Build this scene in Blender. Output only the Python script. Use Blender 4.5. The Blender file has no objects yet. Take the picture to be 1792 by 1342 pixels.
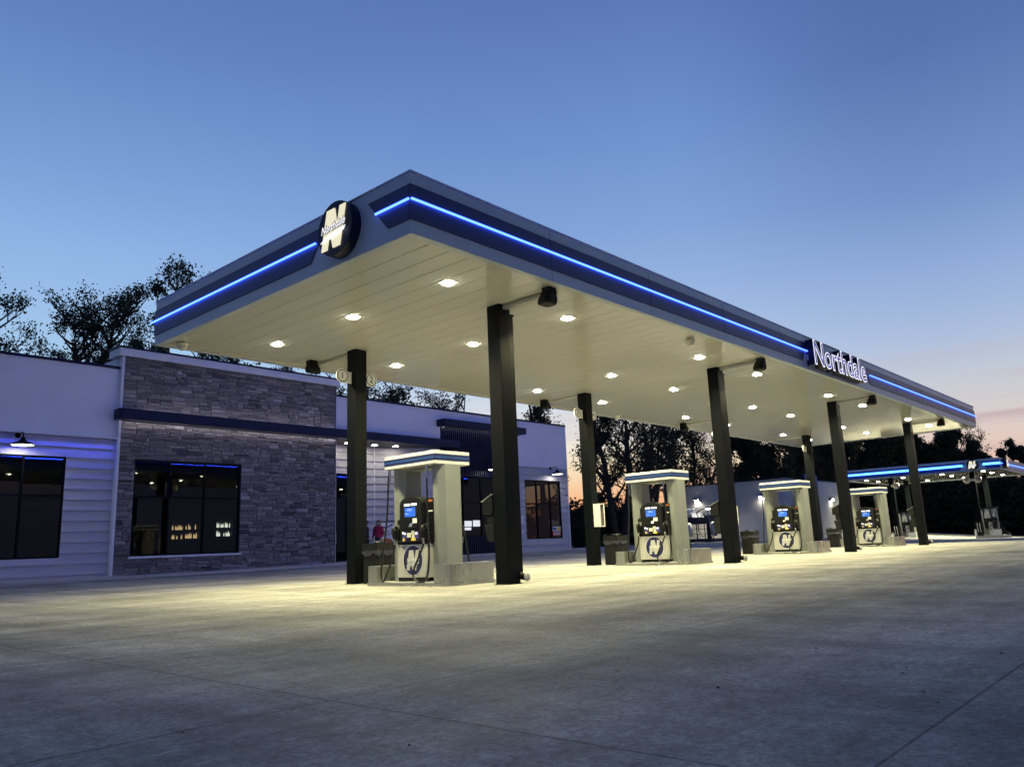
import bpy, bmesh, math, random
import numpy as np
from mathutils import Vector, Matrix, Euler
random.seed(7)
R = math.radians
sc = bpy.context.scene
COL = sc.collection

# ------------------------------------------------------------------ helpers
def lin(c):
    return tuple(((v/255)/12.92 if v/255 <= .04045 else ((v/255+.055)/1.055)**2.4) for v in c)

def tag(o, label=None, cat=None, group=None, kind=None):
    if label: o['label'] = label
    if cat: o['category'] = cat
    if group: o['group'] = group
    if kind: o['kind'] = kind
    return o

def empty(name, loc=(0, 0, 0), label=None, cat=None, group=None):
    o = bpy.data.objects.new(name, None)
    o.location = loc; o.empty_display_size = .2
    COL.objects.link(o)
    return tag(o, label, cat, group)

def wloc(o):
    v = Vector((0, 0, 0))
    while o is not None:
        v += o.location; o = o.parent
    return v

class MB:
    """collects faces in world coordinates, then links ONE mesh object"""
    def __init__(s): s.v = []; s.f = []; s.m = []; s.sm = []; s.col = []
    def face(s, pts, m=0, sm=False, col=None):
        b = len(s.v); s.v += [tuple(p) for p in pts]
        s.f.append(tuple(range(b, b+len(pts)))); s.m.append(m); s.sm.append(sm); s.col.append(col)
        return s
    def poly(s, verts, faces, m=0, sm=False, col=None):
        b = len(s.v); s.v += [tuple(p) for p in verts]
        for f in faces:
            s.f.append(tuple(b+i for i in f)); s.m.append(m); s.sm.append(sm); s.col.append(col)
        return s
    def box(s, x0, y0, z0, x1, y1, z1, m=0, col=None):
        x0, x1 = min(x0, x1), max(x0, x1); y0, y1 = min(y0, y1), max(y0, y1); z0, z1 = min(z0, z1), max(z0, z1)
        v = [(x0,y0,z0),(x1,y0,z0),(x1,y1,z0),(x0,y1,z0),(x0,y0,z1),(x1,y0,z1),(x1,y1,z1),(x0,y1,z1)]
        return s.poly(v, [(0,3,2,1),(4,5,6,7),(0,1,5,4),(1,2,6,5),(2,3,7,6),(3,0,4,7)], m, False, col)
    def prism(s, pts, axis, a, b, m=0, sm=False, m_cap=None):
        """polygon pts (2-D, counter-clockwise) swept along an axis from a to b"""
        def P(p, t):
            return {'x': (t, p[0], p[1]), 'y': (p[0], t, p[1]), 'z': (p[0], p[1], t)}[axis]
        n = len(pts)
        v = [P(p, a) for p in pts]+[P(p, b) for p in pts]
        s.poly(v, [(i, (i+1) % n, n+(i+1) % n, n+i) for i in range(n)], m, sm)
        s.poly(v, [tuple(range(n-1, -1, -1)), tuple(range(n, 2*n))], m if m_cap is None else m_cap)
        return s
    def tube(s, path, r, n=8, m=0, cap=True):
        path = [Vector(p) for p in path]; rs = r if isinstance(r, (list, tuple)) else [r]*len(path)
        ring = []; up = None
        for i, p in enumerate(path):
            d = (path[min(i+1, len(path)-1)]-path[max(i-1, 0)])
            d = d.normalized() if d.length > 1e-9 else Vector((0, 0, 1))
            if up is None:
                up = Vector((0, 0, 1)) if abs(d.z) < .9 else Vector((1, 0, 0))
            side = d.cross(up)
            if side.length < 1e-4: side = d.cross(Vector((0, 1, 0)))
            side.normalize(); up = side.cross(d).normalized()
            ring.append([p+(side*math.cos(2*math.pi*k/n)+up*math.sin(2*math.pi*k/n))*rs[i] for k in range(n)])
        v = [q for rg in ring for q in rg]; f = []
        for i in range(len(path)-1):
            for k in range(n):
                f.append((i*n+k, i*n+(k+1) % n, (i+1)*n+(k+1) % n, (i+1)*n+k))
        s.poly(v, f, m, True)
        if cap:
            s.poly(ring[0], [tuple(range(n))], m); s.poly(ring[-1], [tuple(range(n-1, -1, -1))], m)
        return s
    def lathe(s, prof, c=(0, 0, 0), n=20, m=0, sm=True, ax='z'):
        v = []
        for (r, h) in prof:
            for k in range(n):
                a = 2*math.pi*k/n
                q = (r*math.cos(a), r*math.sin(a), h)
                if ax == 'x': q = (h, r*math.cos(a), r*math.sin(a))
                if ax == 'y': q = (r*math.sin(a), h, r*math.cos(a))
                v.append((c[0]+q[0], c[1]+q[1], c[2]+q[2]))
        f = [(i*n+k, i*n+(k+1) % n, (i+1)*n+(k+1) % n, (i+1)*n+k) for i in range(len(prof)-1) for k in range(n)]
        return s.poly(v, f, m, sm)
    def add_mesh(s, me, M, m=0):
        b = [M @ v.co for v in me.vertices]
        return s.poly(b, [tuple(p.vertices) for p in me.polygons], m)
    def build(s, name, mats, parent=None, bevel=0, segs=2, fix=True):
        me = bpy.data.meshes.new(name)
        off = wloc(parent) if parent is not None else Vector((0, 0, 0))
        me.from_pydata([(a-off.x, b-off.y, c-off.z) for a, b, c in s.v], [], s.f)
        mats = mats if isinstance(mats, (list, tuple)) else [mats]
        for mt in mats: me.materials.append(mt)
        me.polygons.foreach_set('material_index', s.m)
        me.polygons.foreach_set('use_smooth', s.sm)
        if any(c is not None for c in s.col):
            at = me.attributes.new('tone', 'FLOAT', 'FACE')
            at.data.foreach_set('value', [(.5 if c is None else c) for c in s.col])
        if fix or bevel:
            bm = bmesh.new(); bm.from_mesh(me)
            if bevel:
                bmesh.ops.remove_doubles(bm, verts=bm.verts, dist=1e-5)
            bmesh.ops.recalc_face_normals(bm, faces=bm.faces)
            if bevel:
                ed = [e for e in bm.edges if len(e.link_faces) == 2 and e.calc_face_angle(0) > R(28)]
                bmesh.ops.bevel(bm, geom=ed, offset=bevel, segments=segs, affect='EDGES', profile=.6, clamp_overlap=True)
            bm.to_mesh(me); bm.free()
        me.update()
        o = bpy.data.objects.new(name, me); COL.objects.link(o)
        if parent is not None: o.parent = parent
        return o

def copy_tree(o, parent=None):
    c = o.copy(); COL.objects.link(c); c.parent = parent
    for ch in list(o.children): copy_tree(ch, c)
    return c

_dg = [None]
def text_mesh(body, size=1, extrude=0, offset=0, bevel=0):
    cu = bpy.data.curves.new('lettering', 'FONT'); cu.body = body; cu.size = size
    cu.extrude = extrude; cu.offset = offset; cu.bevel_depth = bevel
    cu.align_x = 'CENTER'; cu.align_y = 'CENTER'; cu.resolution_u = 4
    o = bpy.data.objects.new('lettering', cu); COL.objects.link(o)
    dg = bpy.context.evaluated_depsgraph_get()
    me = bpy.data.meshes.new_from_object(o.evaluated_get(dg))
    bpy.data.objects.remove(o); bpy.data.curves.remove(cu)
    return me

def frame(right, up, origin):
    """matrix taking (u,v,w) to origin + u*right + v*up + w*(right x up)"""
    r = Vector(right).normalized(); u = Vector(up).normalized(); n = r.cross(u)
    return Matrix(((r.x, u.x, n.x, origin[0]), (r.y, u.y, n.y, origin[1]), (r.z, u.z, n.z, origin[2]), (0, 0, 0, 1)))

# ------------------------------------------------------------------ materials
def nodes(name):
    m = bpy.data.materials.new(name); m.use_nodes = True
    nt = m.node_tree; b = nt.nodes['Principled BSDF']
    return m, nt, b
def N(nt, t, **kw):
    n = nt.nodes.new(t)
    for k, v in kw.items():
        if k.startswith('_'): setattr(n, k[1:], v)
        else: n.inputs[k.replace('__', ' ')].default_value = v
    return n
def mapped(nt, scale=(1, 1, 1), coord='Object'):
    tc = N(nt, 'ShaderNodeTexCoord'); mp = N(nt, 'ShaderNodeMapping')
    mp.inputs['Scale'].default_value = scale
    nt.links.new(tc.outputs[coord], mp.inputs[0]); return mp.outputs[0]

def pbr(name, col, rough=.5, metal=0, var=.12, scale=3, bump=0, bscale=40, stretch=(1, 1, 1), spec=None, rvar=.1):
    m, nt, b = nodes(name); L = nt.links.new
    v = mapped(nt, stretch)
    nz = N(nt, 'ShaderNodeTexNoise', Scale=scale, Detail=5, Roughness=.6); L(v, nz.inputs['Vector'])
    mr = N(nt, 'ShaderNodeMapRange'); mr.inputs['From Min'].default_value = .25; mr.inputs['From Max'].default_value = .75
    mr.inputs['To Min'].default_value = 1-var; mr.inputs['To Max'].default_value = 1+var
    L(nz.outputs[0], mr.inputs[0])
    mx = N(nt, 'ShaderNodeMix', _data_type='RGBA', _blend_type='MULTIPLY'); mx.inputs[0].default_value = 1
    mx.inputs[6].default_value = (*col, 1); L(mr.outputs[0], mx.inputs[7]); L(mx.outputs[2], b.inputs['Base Color'])
    rr = N(nt, 'ShaderNodeMapRange'); rr.inputs['To Min'].default_value = max(.02, rough-rvar); rr.inputs['To Max'].default_value = min(1, rough+rvar)
    L(nz.outputs[0], rr.inputs[0]); L(rr.outputs[0], b.inputs['Roughness'])
    b.inputs['Metallic'].default_value = metal
    if spec is not None: b.inputs['Specular IOR Level'].default_value = spec
    if bump:
        n2 = N(nt, 'ShaderNodeTexNoise', Scale=bscale, Detail=4); L(v, n2.inputs['Vector'])
        bp = N(nt, 'ShaderNodeBump', Strength=bump, Distance=.02); L(n2.outputs[0], bp.inputs['Height']); L(bp.outputs[0], b.inputs['Normal'])
    return m

def glow(name, col, s):
    m, nt, b = nodes(name)
    b.inputs['Base Color'].default_value = (*[min(1, c*.5) for c in col], 1)
    b.inputs['Emission Color'].default_value = (*col, 1); b.inputs['Emission Strength'].default_value = s
    return m

def glass(name, tint=.55, f0=.09, tintc=(1, 1, 1)):
    m, nt, b = nodes(name); L = nt.links.new; nt.nodes.remove(b)
    out = [n for n in nt.nodes if n.type == 'OUTPUT_MATERIAL'][0]
    tr = N(nt, 'ShaderNodeBsdfTransparent'); tr.inputs[0].default_value = (tint*tintc[0], tint*tintc[1], tint*tintc[2], 1)
    gl = N(nt, 'ShaderNodeBsdfGlossy'); gl.inputs['Roughness'].default_value = .015
    nz = N(nt, 'ShaderNodeTexNoise', Scale=.7, Detail=1); L(mapped(nt), nz.inputs['Vector'])
    bp = N(nt, 'ShaderNodeBump', Strength=.06, Distance=.02); L(nz.outputs[0], bp.inputs['Height']); L(bp.outputs[0], gl.inputs['Normal'])
    lw = N(nt, 'ShaderNodeLayerWeight', Blend=.06)
    mr = N(nt, 'ShaderNodeMapRange'); mr.inputs['To Min'].default_value = f0; mr.inputs['To Max'].default_value = .5
    L(lw.outputs['Fresnel'], mr.inputs[0])
    mx = N(nt, 'ShaderNodeMixShader'); L(mr.outputs[0], mx.inputs[0]); L(tr.outputs[0], mx.inputs[1]); L(gl.outputs[0], mx.inputs[2])
    L(mx.outputs[0], out.inputs['Surface'])
    return m

M = {}
M['black'] = pbr('black_powder_coat', (.0014, .0024, .0042), .55, var=.15, scale=5, rvar=.08, spec=.1)
M['black_plastic'] = pbr('black_plastic', (.005, .0056, .006), .5, var=.2, scale=9, spec=.25)
M['grey_plastic'] = pbr('dark_grey_plastic', (.0085, .0095, .0098), .5, var=.2, scale=9, spec=.2)
M['rubber'] = pbr('hose_rubber', (.008, .008, .009), .35)
M['fascia'] = pbr('fascia_panel', (.42, .475, .54), .35, var=.05, scale=.8, rvar=.06)
M['navy'] = pbr('navy_panel', (.0065, .015, .072), .4, var=.12, scale=1.5, rvar=.05)
M['navy_led_lit'] = pbr('far_navy_led_glow', (.012, .04, .2), .4, var=.1, scale=1.5)  # navy brightened: the blue LED glow is put into its colour
M['navy_trim'] = pbr('navy_metal', (.003, .0055, .028), .45, var=.15, scale=2, spec=.3)
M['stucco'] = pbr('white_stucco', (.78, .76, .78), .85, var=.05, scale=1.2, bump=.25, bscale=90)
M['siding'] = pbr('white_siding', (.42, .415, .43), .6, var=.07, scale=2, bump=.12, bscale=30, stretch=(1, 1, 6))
M['white_trim'] = pbr('white_trim', (.7, .7, .7), .5, var=.06)
M['white_paint'] = pbr('white_enamel', (.66, .66, .64), .35, var=.05)
M['steel'] = pbr('brushed_steel', (.36, .365, .34), .28, metal=.8, var=.08, scale=2.5, stretch=(1, 1, .3), rvar=.06, bump=.03, bscale=5)
M['pump_grey'] = pbr('pump_silver_paint', (.225, .24, .232), .38, metal=.1, var=.06, scale=3)
M['pump_panel'] = pbr('pump_light_panel', (.46, .46, .43), .35, var=.06, scale=3)
M['chrome'] = pbr('coupling_steel', (.7, .7, .7), .2, metal=1)
M['concrete_wall'] = pbr('foundation_concrete', (.45, .44, .42), .85, var=.15, scale=4, bump=.3)
M['cw_wall'] = pbr('car_wash_wall_paint', (.42, .43, .46), .75, var=.06, scale=1.2)
M['dark_int'] = pbr('interior_dark', (.03, .03, .033), .8)
M['floor_int'] = pbr('interior_floor', (.08, .08, .08), .4)
M['soffit_dark'] = pbr('entry_soffit', (.06, .06, .065), .6)
M['mortar'] = pbr('stone_mortar', (.035, .033, .036), .95)
M['red'] = pbr('red_enamel', (.45, .02, .015), .3)
M['yellow'] = pbr('yellow_label', (.75, .6, .03), .5)
M['label_white'] = pbr('paper_label', (.75, .75, .72), .6)
M['label_cream'] = pbr('cream_label', (.66, .64, .55), .6)
M['sign_plate'] = pbr('sign_plate', (.85, .85, .8), .4)
M['speaker_black'] = pbr('speaker_black', (.0025, .0027, .003), .55, spec=.2)
M['orange'] = pbr('orange_label', (.55, .16, .03), .5)
M['purple'] = pbr('indigo_label', (.05, .04, .2), .5)
M['logo_navy'] = pbr('logo_navy', (.012, .014, .08), .45)
M['logo_silver'] = pbr('logo_silver', (.5, .51, .5), .4)
M['sky_stripe'] = pbr('light_blue_stripe', (.02, .095, .32), .5)
M['valance_navy'] = pbr('valance_navy', (.008, .016, .085), .45)
M['skin'] = pbr('skin', (.5, .32, .24), .55)
M['hair_blond'] = pbr('blond_hair', (.22, .15, .08), .5, scale=30, var=.3)
M['hair_dark'] = pbr('brown_hair', (.04, .025, .015), .5, scale=30, var=.3)
M['cloth_pink'] = pbr('crimson_cloth', (.42, .02, .06), .85)
M['cloth_dark'] = pbr('dark_cloth', (.015, .015, .022), .9)
M['jeans'] = pbr('jeans_cloth', (.03, .04, .07), .9)
M['bin_bag'] = pbr('bin_bag_plastic', (.03, .03, .035), .15, bump=.5, bscale=25)
M['conduit'] = pbr('grey_conduit', (.35, .35, .34), .5)
M['cam_white'] = pbr('camera_housing', (.6, .6, .55), .4)
M['glass'] = glass('store_glass', .34, .032)
M['glass_dark'] = glass('cabinet_glass', .8, .05)
M['lens'] = glow('light_lens', (1, .94, .7), 130)
M['lens_far'] = glow('far_light_lens', (1, .95, .75), 30)
M['down'] = glow('downlight_lens', (1, .90, .78), 75)
M['barn'] = glow('barn_lamp_lens', (1, .95, .86), 17)
M['cw_lamp'] = glow('wall_pack_lens', (1, .9, .66), 120)
M['vac_lamp'] = glow('vacuum_lamp_lens', (1, .96, .85), 55)
M['led'] = glow('blue_led', (.042, .105, 1), 8)
M['led_far'] = glow('far_blue_led', (.045, .22, 1), 9)
M['led_wash'] = glow('blue_wash_led', (.022, .07, 1), 88)
M['led_added'] = glow('added_blue_led', (.03, .05, 1), 1)  # for the strip added above the left siding
M['led_white'] = glow('cool_white_led', (.86, .84, 1), 9)
M['sign_cream'] = glow('sign_cream', (1, .92, .64), .8)
M['sign_white'] = glow('sign_white', (1, .99, .98), 1.0)
M['letter_edge'] = glow('letter_edge_white', (.93, .91, 1), .95)
M['letter_face'] = glow('letter_face_indigo', (.06, .07, .42), .55)
M['screen'] = glow('pump_screen_blue', (.02, .12, .62), 1.0)
M['screen_txt'] = glow('pump_screen_text', (.6, .75, 1), .8)
M['display'] = glow('price_display', (.95, .97, 1), 1.5)
M['menu'] = glow('menu_light', (.9, .92, 1), 2.6)
M['amber'] = glow('amber_bottle_glow', (1, .74, .36), 1.3)  # bottle glows by itself, standing in for cooler light on it
M['pale'] = glow('pale_bottle_glow', (.9, .95, .8), 2.2)  # same self-glow in place of cooler light, paler
M['bay'] = glow('bay_light', (1, .9, .7), 45)

# soffit: glossy, faintly wavy white metal pans
def soffit_mat(name, col):
    m, nt, b = nodes(name); L = nt.links.new
    v = mapped(nt, (1, .25, 1))
    nz = N(nt, 'ShaderNodeTexNoise', Scale=1.6, Detail=2); L(v, nz.inputs['Vector'])
    bp = N(nt, 'ShaderNodeBump', Strength=.13, Distance=.012); L(nz.outputs[0], bp.inputs['Height']); L(bp.outputs[0], b.inputs['Normal'])
    b.inputs['Base Color'].default_value = (*col, 1); b.inputs['Roughness'].default_value = .05
    b.inputs['Specular IOR Level'].default_value = .55
    return m
M['soffit'] = soffit_mat('soffit_white', (.60, .59, .53))
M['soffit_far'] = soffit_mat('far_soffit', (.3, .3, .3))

def stone_mat():
    m, nt, b = nodes('ledge_stone'); L = nt.links.new
    at = N(nt, 'ShaderNodeAttribute', _attribute_name='tone')
    cr = N(nt, 'ShaderNodeValToRGB'); e = cr.color_ramp.elements
    e[0].position = 0; e[0].color = (.078, .066, .064, 1); e[1].position = 1; e[1].color = (.42, .37, .35, 1)
    for p, c in ((.3, (.175, .155, .148)), (.55, (.25, .215, .20)), (.8, (.31, .275, .262))):
        k = e.new(p); k.color = (*c, 1)
    L(at.outputs['Fac'], cr.inputs[0])
    v = mapped(nt)
    nz = N(nt, 'ShaderNodeTexNoise', Scale=9, Detail=8, Roughness=.65); L(v, nz.inputs['Vector'])
    mr = N(nt, 'ShaderNodeMapRange'); mr.inputs['To Min'].default_value = .45; mr.inputs['To Max'].default_value = 1.5; L(nz.outputs[0], mr.inputs[0])
    mx = N(nt, 'ShaderNodeMix', _data_type='RGBA', _blend_type='MULTIPLY'); mx.inputs[0].default_value = 1
    L(cr.outputs[0], mx.inputs[6]); L(mr.outputs[0], mx.inputs[7]); L(mx.outputs[2], b.inputs['Base Color'])
    b.inputs['Roughness'].default_value = .9
    bp = N(nt, 'ShaderNodeBump', Strength=.7, Distance=.02); L(nz.outputs[0], bp.inputs['Height']); L(bp.outputs[0], b.inputs['Normal'])
    return m
M['stone'] = stone_mat()

def concrete_mat():
    m, nt, b = nodes('forecourt_concrete'); L = nt.links.new
    v = mapped(nt)
    def noise(s, d=6, r=.6, st=None, rot=0, dis=0):
        vv = v
        if st:
            mp = N(nt, 'ShaderNodeMapping'); mp.inputs['Scale'].default_value = st; mp.inputs['Rotation'].default_value = (0, 0, rot)
            L(v, mp.inputs[0]); vv = mp.outputs[0]
        n = N(nt, 'ShaderNodeTexNoise', Scale=s, Detail=d, Roughness=r, Distortion=dis); L(vv, n.inputs['Vector']); return n.outputs[0]
    def ramp(src, a, c, lo, hi):
        r = N(nt, 'ShaderNodeMapRange'); r.inputs['From Min'].default_value = a; r.inputs['From Max'].default_value = c
        r.inputs['To Min'].default_value = lo; r.inputs['To Max'].default_value = hi; L(src, r.inputs[0]); return r.outputs[0]
    def mul(a, c):
        n = N(nt, 'ShaderNodeMath', _operation='MULTIPLY'); L(a, n.inputs[0]); L(c, n.inputs[1]); return n.outputs[0]
    fac = ramp(noise(.25, 5), .3, .7, .76, 1.22)                       # broad blotches
    fac = mul(fac, ramp(noise(1.1, 8, .7), .32, .68, .78, 1.2))         # medium wear
    fac = mul(fac, ramp(noise(1.0, 6, .7, (.10, .9, 1), R(-12), .5), .38, .64, .70, 1.26))   # tyre sweeps
    fac = mul(fac, ramp(noise(1.3, 5, .7, (.8, .09, 1), R(20), .4), .38, .64, .78, 1.2))    # broom finish streaks
    fac = mul(fac, ramp(noise(30, 7, .85), .38, .62, .56, 1.42))       # grit
    fac = mul(fac, ramp(noise(7, 6, .75), .34, .66, .74, 1.24))
    fac = mul(fac, ramp(noise(170, 3, .7), .34, .66, .76, 1.22))
    vo = N(nt, 'ShaderNodeTexVoronoi', Scale=1.5, Randomness=1); L(v, vo.inputs['Vector'])
    fac = mul(fac, ramp(vo.outputs['Distance'], .014, .03, .22, 1))   # dark specks and gum
    # curved tyre tracks, broken up by wear, and a few oil spots
    wear = ramp(noise(1.6, 6, .7), .38, .62, 0, 1)
    for (cx, cy, rad, wd, k) in ((-14, -2.5, 9.2, .13, .20), (-14, -2.5, 7.6, .13, .20), (6, -19, 14.5, .14, .22), (6, -19, 12.9, .14, .18), (-3, 15, 17.5, .15, .2), (-3, 15, 19.1, .15, .2), (18, -30, 27.2, .16, .18), (18, -30, 25.5, .16, .18), (-30, -12, 22.5, .12, .16)):
        d = N(nt, 'ShaderNodeVectorMath', _operation='DISTANCE'); L(v, d.inputs[0]); d.inputs[1].default_value = (cx, cy, 0)
        a = N(nt, 'ShaderNodeMath', _operation='SUBTRACT'); L(d.outputs['Value'], a.inputs[0]); a.inputs[1].default_value = rad
        b_ = N(nt, 'ShaderNodeMath', _operation='ABSOLUTE'); L(a.outputs[0], b_.inputs[0])
        m1 = mul(ramp(b_.outputs[0], wd*.4, wd*1.6, 1, 0), wear)
        fac = mul(fac, ramp(m1, 0, 1, 1, 1-k))
    fac = mul(fac, ramp(noise(.9, 4, .55), .62, .72, 1, .74))
    # sawn joints every 4.11 m
    sep = N(nt, 'ShaderNodeSeparateXYZ'); L(v, sep.inputs[0])
    def joint(out, off, step):
        a = N(nt, 'ShaderNodeMath', _operation='ADD'); L(out, a.inputs[0]); a.inputs[1].default_value = off
        w = N(nt, 'ShaderNodeMath', _operation='PINGPONG'); L(a.outputs[0], w.inputs[0]); w.inputs[1].default_value = step/2
        return ramp(w.outputs[0], .003, .009, 0, 1)
    jx = joint(sep.outputs[0], 7.86, 4.11); jy = joint(sep.outputs[1], 6.10, 4.11); jy2 = joint(sep.outputs[1], 8.36, 8.22*5)
    j = mul(mul(jx, jy), jy2)
    fac = mul(fac, ramp(j, 0, 1, .38, 1))
    mx = N(nt, 'ShaderNodeMix', _data_type='RGBA', _blend_type='MULTIPLY'); mx.inputs[0].default_value = 1
    mx.inputs[6].default_value = (.272, .266, .245, 1); L(fac, mx.inputs[7]); L(mx.outputs[2], b.inputs['Base Color'])
    L(ramp(noise(.6, 5), .3, .7, .62, .9), b.inputs['Roughness']); b.inputs['Specular IOR Level'].default_value = .35
    h = N(nt, 'ShaderNodeMath', _operation='ADD'); L(noise(60, 6, .75), h.inputs[0]); L(j, h.inputs[1])
    bp = N(nt, 'ShaderNodeBump', Strength=.35, Distance=.012); L(h.outputs[0], bp.inputs['Height']); L(bp.outputs[0], b.inputs['Normal'])
    return m
M['concrete'] = concrete_mat()
M['walk'] = pbr('sidewalk_concrete', (.40, .39, .37), .85, var=.14, scale=3, bump=.2)
M['grass'] = pbr('grass_ground', (.03, .04, .02), .95, var=.5, scale=.8, bump=.8, bscale=8)
M['bark'] = pbr('bark', (.045, .038, .03), .95, var=.4, scale=8, bump=.6, bscale=14)
def leaf_mat(name, c):
    m, nt, b = nodes(name); L = nt.links.new
    at = N(nt, 'ShaderNodeAttribute', _attribute_name='tone')
    mr = N(nt, 'ShaderNodeMapRange'); mr.inputs['To Min'].default_value = .55; mr.inputs['To Max'].default_value = 1.5; L(at.outputs['Fac'], mr.inputs[0])
    mx = N(nt, 'ShaderNodeMix', _data_type='RGBA', _blend_type='MULTIPLY'); mx.inputs[0].default_value = 1
    mx.inputs[6].default_value = (*c, 1); L(mr.outputs[0], mx.inputs[7]); L(mx.outputs[2], b.inputs['Base Color'])
    b.inputs['Roughness'].default_value = .7; b.inputs['Specular IOR Level'].default_value = .2
    return m
M['leaf'] = leaf_mat('cottonwood_leaves', (.040, .052, .026))
M['leaf2'] = leaf_mat('dark_leaves', (.036, .046, .026))

# ------------------------------------------------------------------ terrain
def sm(t): t = max(0, min(1, t)); return t*t*(3-2*t)
def g(x, y):
    z = (.11+.17*sm(x/26))*sm((y-7)/11)
    if x > 29: z -= min(1.2, (x-29)*.0098)*(1-sm((y-3)/13))
    if y > 32: z -= 0
    return z
def sheet(name, x0, x1, y0, y1, step, dz, mat, hole=None):
    xs = np.arange(x0, x1+.001, step); ys = np.arange(y0, y1+.001, step)
    v = [(x, y, g(x, y)+dz) for y in ys for x in xs]; nx = len(xs)
    f = [(j*nx+i, j*nx+i+1, (j+1)*nx+i+1, (j+1)*nx+i) for j in range(len(ys)-1) for i in range(nx-1)]
    mb = MB(); mb.poly(v, f, 0, True); o = mb.build(name, mat); return o
tag(sheet('forecourt', -46, 80, -46, 36, 2, 0, M['concrete']), kind='structure')
mbg = MB()
def far_ring():
    rad = [0, 30, 60, 90, 120, 160, 240, 400, 800, 1800]; n = 48; v = []; f = []
    for r in rad:
        for k in range(n):
            a = 2*math.pi*k/n; x = 20+r*math.cos(a); y = 10+r*math.sin(a)
            v.append((x, y, min(g(x, y), g(min(x, 80), y))-.15))
    for i in range(len(rad)-1):
        for k in range(n): f.append((i*n+k, i*n+(k+1) % n, (i+1)*n+(k+1) % n, (i+1)*n+k))
    return v, f
mbg.poly(*far_ring(), 0, True)
tag(mbg.build('ground', M['grass']), kind='structure')

# loose pebbles on the slab
peb0 = None
rp = random.Random(4)
for (px_, py_) in [(-3.45, -5.79), (-3.29, -5.4), (-4.49, -7.75), (-3.66, -7.71), (-5.22, -8.21), (-5.88, -7.94), (-6.05, -7.97), (-6.65, -8.27), (-5.41, -7.32), (-6.77, -7.42), (-6.6, -6.77), (-6.74, -6.51), (-6.96, -7.34), (-6.46, -8.17), (-8.55, -6.13), (-7.55, -6.22), (-8.2, -7.03), (-5.85, -2.91), (-1.52, 3.6)]:
    if peb0 is None:
        mb = MB(); mb.lathe([(0, -.004), (.013, 0), (.016, .006), (.011, .014), (0, .017)], (0, 0, 0), 7, sm=False)
        peb0 = mb.build('pebble', M['rubber']); o = peb0
    else:
        o = peb0.copy(); COL.objects.link(o)
    k_ = rp.uniform(.2, .45); o.location = (px_, py_, g(px_, py_)); o.scale = (k_*rp.uniform(.8, 1.6), k_, k_*rp.uniform(.6, 1)); o.rotation_euler = (0, 0, rp.uniform(0, 6))
    tag(o, 'small dark pebble lying on the open concrete in front of the canopy', 'pebble', 'loose pebbles on the concrete')

# ------------------------------------------------------------------ logo
def logo_faces(mb_n, mb_w, F, r, m_n=0, m_w=0, d=.02):
    """N with a lettered swoosh, drawn in frame F (u right, v up, w out), radius r"""
    pts = [(-.55,-.72),(-.22,-.72),(-.22,.02),(.12,-.72),(.52,-.72),(.52,.72),(.2,.72),(.2,.0),(-.1,.72),(-.55,.72)]
    P = [F @ Vector(((u+.22*v)*r, v*r, d)) for u, v in pts]
    Q = [F @ Vector(((u+.22*v)*r, v*r, 0)) for u, v in pts]
    mb_n.face(P, m_n)
    n = len(P)
    for i in range(n): mb_n.face([Q[i], Q[(i+1) % n], P[(i+1) % n], P[i]], m_n)
    sw_t = [(-.72, -.40), (-.42, -.25), (0, -.17), (.4, -.14), (.74, -.10)]
    sw_b = [(.66, -.25), (.28, -.35), (-.1, -.40), (-.42, -.42), (-.72, -.43)]
    mb_w.face([F @ Vector((u*r, v*r, d*1.5)) for u, v in sw_t+sw_b], m_w)
WORD = text_mesh('Northdale', 1, 0, .016); WORDB = text_mesh('Northdale', 1, 0, .075)
def word(mb, F, r, m=0, d=.03, v0=.04, me=None):
    xs = [v.co.x for v in WORD.vertices]; w = max(xs)-min(xs)
    s = 1.36*r/w
    T = F @ Matrix.Translation((0.06*r, v0*r, d)) @ Matrix(((s, .25*s, 0, 0), (.07*s, s*1.25, 0, 0), (0, 0, s, 0), (0, 0, 0, 1)))
    mb.add_mesh(me or WORD, T, m)

# ------------------------------------------------------------------ main canopy
H = 4.9; FH = .912
CX0, CX1, CY0, CY1 = -3.34, 29.12, -1.48, 6.46
can = empty('fuel_canopy', (13, 2.5, 0), 'long white fuel canopy with a blue light line, roofing four pump islands on black columns', 'canopy')
# roof and fascia body
mb = MB()
t = .12
mb.box(CX0, CY0, H, CX1, CY0+t, H+FH); mb.box(CX0, CY1-t, H, CX1, CY1, H+FH)
mb.box(CX0, CY0+t, H, CX0+t, CY1-t, H+FH); mb.box(CX1-t, CY0+t, H, CX1, CY1-t, H+FH)
fas = mb.build('fascia', M['fascia'], can)
mb = MB()   # panel joints: thin dark reveals, and a pale trim lip under the fascia
MB.box(mb, CX0+t, CY0+t, H+.55, CX1-t, CY1-t, H+.6)
mb.build('roof_deck', M['conduit'], can)
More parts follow.
